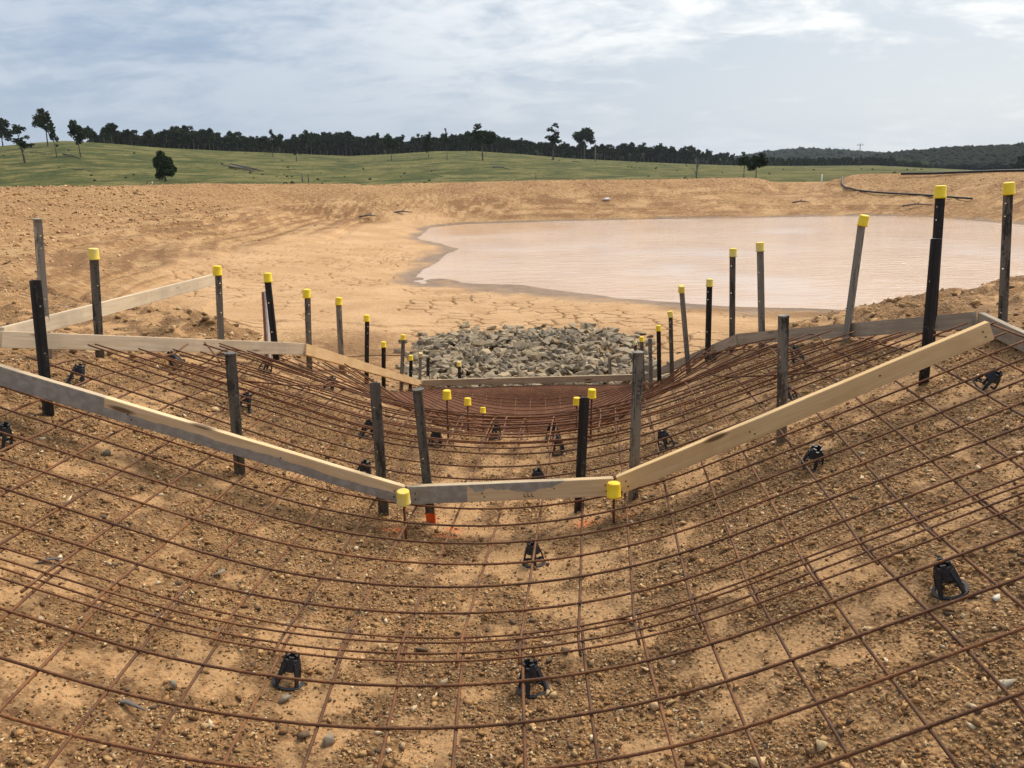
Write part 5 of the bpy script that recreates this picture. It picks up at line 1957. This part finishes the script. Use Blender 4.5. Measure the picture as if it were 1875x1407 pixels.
# ------------------------------------------------------------------ bar chairs
def chair_meshes():
    H, rb, rtp = 0.098, 0.052, 0.021
    out = {}
    # base ring
    bm = bmesh.new()
    n = 24
    ring = []
    for i in range(n):
        a = 6.28318 * i / n
        ring.append([bm.verts.new((q * math.cos(a), q * math.sin(a), z)) for q, z in ((rb, 0), (rb + 0.001, 0.004), (rb - 0.010, 0.005), (rb - 0.011, 0.0))])
    for i in range(n):
        A_, B_ = ring[i], ring[(i + 1) % n]
        for k2 in range(4):
            bm.faces.new((A_[k2], B_[k2], B_[(k2 + 1) % 4], A_[(k2 + 1) % 4]))
    bmesh.ops.recalc_face_normals(bm, faces=bm.faces[:])
    me = bpy.data.meshes.new('base_ring'); bm.to_mesh(me); bm.free()
    out['base_ring'] = me
    # one leg (copied four times by rotation)
    bm = bmesh.new()
    for (x0, x1, z0, z1, w0, w1, t_) in ((rb - 0.006, rtp + 0.004, 0.002, H * 0.80, 0.011, 0.020, 0.007),):
        vs = []
        for x_, z_, w_ in ((x0, z0, w0), ((x0 + x1) / 2 + 0.002, (z0 + z1) / 2, (w0 + w1) / 2 - 0.001), (x1, z1, w1)):
            vs.append([bm.verts.new((x_ + t_ / 2, -w_ / 2, z_)), bm.verts.new((x_ + t_ / 2, w_ / 2, z_)), bm.verts.new((x_ - t_ / 2, w_ / 2, z_)), bm.verts.new((x_ - t_ / 2, -w_ / 2, z_))])
        for A_, B_ in zip(vs[:-1], vs[1:]):
            for k2 in range(4):
                bm.faces.new((A_[k2], A_[(k2 + 1) % 4], B_[(k2 + 1) % 4], B_[k2]))
        bm.faces.new(vs[0][::-1]); bm.faces.new(vs[-1])
    # stiffening rib
    bm_box(bm, (rtp, -0.002, H * 0.2), (rb - 0.014, 0.002, H * 0.28))
    bmesh.ops.recalc_face_normals(bm, faces=bm.faces[:])
    me = bpy.data.meshes.new('leg'); bm.to_mesh(me); bm.free()
    out['leg'] = me
    # collar
    bm = bmesh.new()
    n = 16
    lv = [[bm.verts.new((q * math.cos(6.28318 * i / n), q * math.sin(6.28318 * i / n), z)) for i in range(n)] for q, z in ((rtp + 0.010, H * 0.52), (rtp + 0.004, H * 0.90), (rtp - 0.003, H * 0.90), (rtp + 0.003, H * 0.52))]
    for k2 in range(4):
        for i in range(n):
            bm.faces.new((lv[k2][i], lv[k2][(i + 1) % n], lv[(k2 + 1) % 4][(i + 1) % n], lv[(k2 + 1) % 4][i]))
    bmesh.ops.recalc_face_normals(bm, faces=bm.faces[:])
    me = bpy.data.meshes.new('collar'); bm.to_mesh(me); bm.free()
    out['collar'] = me
    bm = bmesh.new()
    bm_box(bm, (rtp - 0.004, -0.008, H * 0.86), (rtp + 0.003, 0.008, H * 1.02))
    me = bpy.data.meshes.new('prong'); bm.to_mesh(me); bm.free()
    out['prong'] = me
    for me in out.values():
        me.materials.append(MT['chair'])
    return out


CH = chair_meshes()


def chair(px, py, label, tilt=(0, 0), sc=1.0, dz=0.0):
    q = hit_soil(px, py, 0.0)
    e = 0.05
    X, Y = q[0], q[1]
    gx = float(mesh_h(X + e, Y) - mesh_h(X - e, Y)) / (2 * e)
    gy = float(mesh_h(X, Y + e) - mesh_h(X, Y - e)) / (2 * e)
    nrm = Vector((-gx, -gy, 1)).normalized()
    root = bpy.data.objects.new('bar_chair', None)
    col.objects.link(root)
    z = float(ground_z(X, Y)[0])
    root.matrix_world = Matrix.Translation((X, Y, z + 0.002 + dz)) @ nrm.to_track_quat('Z', 'Y').to_matrix().to_4x4() @ Matrix.Rotation(tilt[0], 4, 'X') @ Matrix.Rotation(tilt[1], 4, 'Y') @ Matrix.Rotation(random.uniform(0, 1.5), 4, 'Z') @ Matrix.Scale(sc, 4)
    for nm, cnt in (('base_ring', 1), ('leg', 4), ('collar', 1), ('prong', 4)):
        for k2 in range(cnt):
            o = bpy.data.objects.new(nm, CH[nm])
            col.objects.link(o)
            o.parent = root
            o.rotation_euler = (0, 0, k2 * math.pi / 2 + (math.pi / 4 if nm == 'prong' else 0))
    tag(root, label, 'bar chair', 'black plastic bar chairs under the mesh')


chair(978, 1028, 'black plastic bar chair in the middle behind the lap of mesh')
chair(527, 1250, 'black plastic bar chair in the left foreground', (0.05, 0.08))
chair(976, 1262, 'black plastic bar chair front and centre nearest the camera')
chair(1741, 1076, 'tall black bar chair standing alone in the right foreground')
chair(1798, 716, 'black bar chair tipped on its side below the clean pine board', (-0.9, 0.3), 1.0, 0.02)
chair(1486, 858, 'black bar chair leaning under the middle of the clean pine board', (-0.5, 0.35), 1.0, 0.012)
chair(1221, 818, 'black bar chair left of the clean pine board beside the tall scuffed picket')
chair(138, 700, 'black bar chair behind the left end of the stained board')
chair(327, 672, 'black bar chair tipped below the left crest board', (-0.6, -0.5), 1.0, 0.015)
chair(0, 818, 'black bar chair cut by the left edge of the picture')
chair(446, 754, 'black bar chair beside the bare grey smeared picket')
chair(664, 875, 'black bar chair whose top shows over the stained board')
chair(986, 888, 'black bar chair whose top shows over the level board')
chair(672, 800, 'black bar chair left of the bare black picket on the crest')
chair(797, 815, 'black bar chair right of the leaning scuffed picket')
chair(905, 803, 'black bar chair under the crest mesh left of centre')
chair(1013, 803, 'rear one of the two bar chairs in line at the crest')
chair(1022, 828, 'front one of the two bar chairs in line at the crest')
chair(1462, 660, 'black bar chair right of the punched grey picket under the right crest board')
chair(1446, 728, 'black bar chair showing above the clean pine board next to the grey picket')
chair(1304, 663, 'black bar chair at the top of the right crest mesh')
chair(600, 716, 'black bar chair in the left crest mesh below the chute board')
chair(485, 684, 'black bar chair at the foot of the wooden stake')

# ------------------------------------------------------------------ thin haze over the whole place
hm = bpy.data.materials.new('haze')
hm.use_nodes = True
hm.node_tree.nodes.clear()
pv = hm.node_tree.nodes.new('ShaderNodeVolumePrincipled')
pv.inputs['Color'].default_value = (0.80, 0.88, 1.0, 1)
pv.inputs['Density'].default_value = 0.00009
ho = hm.node_tree.nodes.new('ShaderNodeOutputMaterial')
hm.node_tree.links.new(pv.outputs[0], ho.inputs['Volume'])
bm = bmesh.new()
bm_box(bm, (-2800, -120, -60), (2800, 2900, 70))
bmesh.ops.recalc_face_normals(bm, faces=bm.faces[:])
haze = bm_obj('haze', bm, hm)
haze['kind'] = 'stuff'
tag(haze, 'faint bluish air haze over the far hills', 'haze')

bpy.context.view_layer.update()
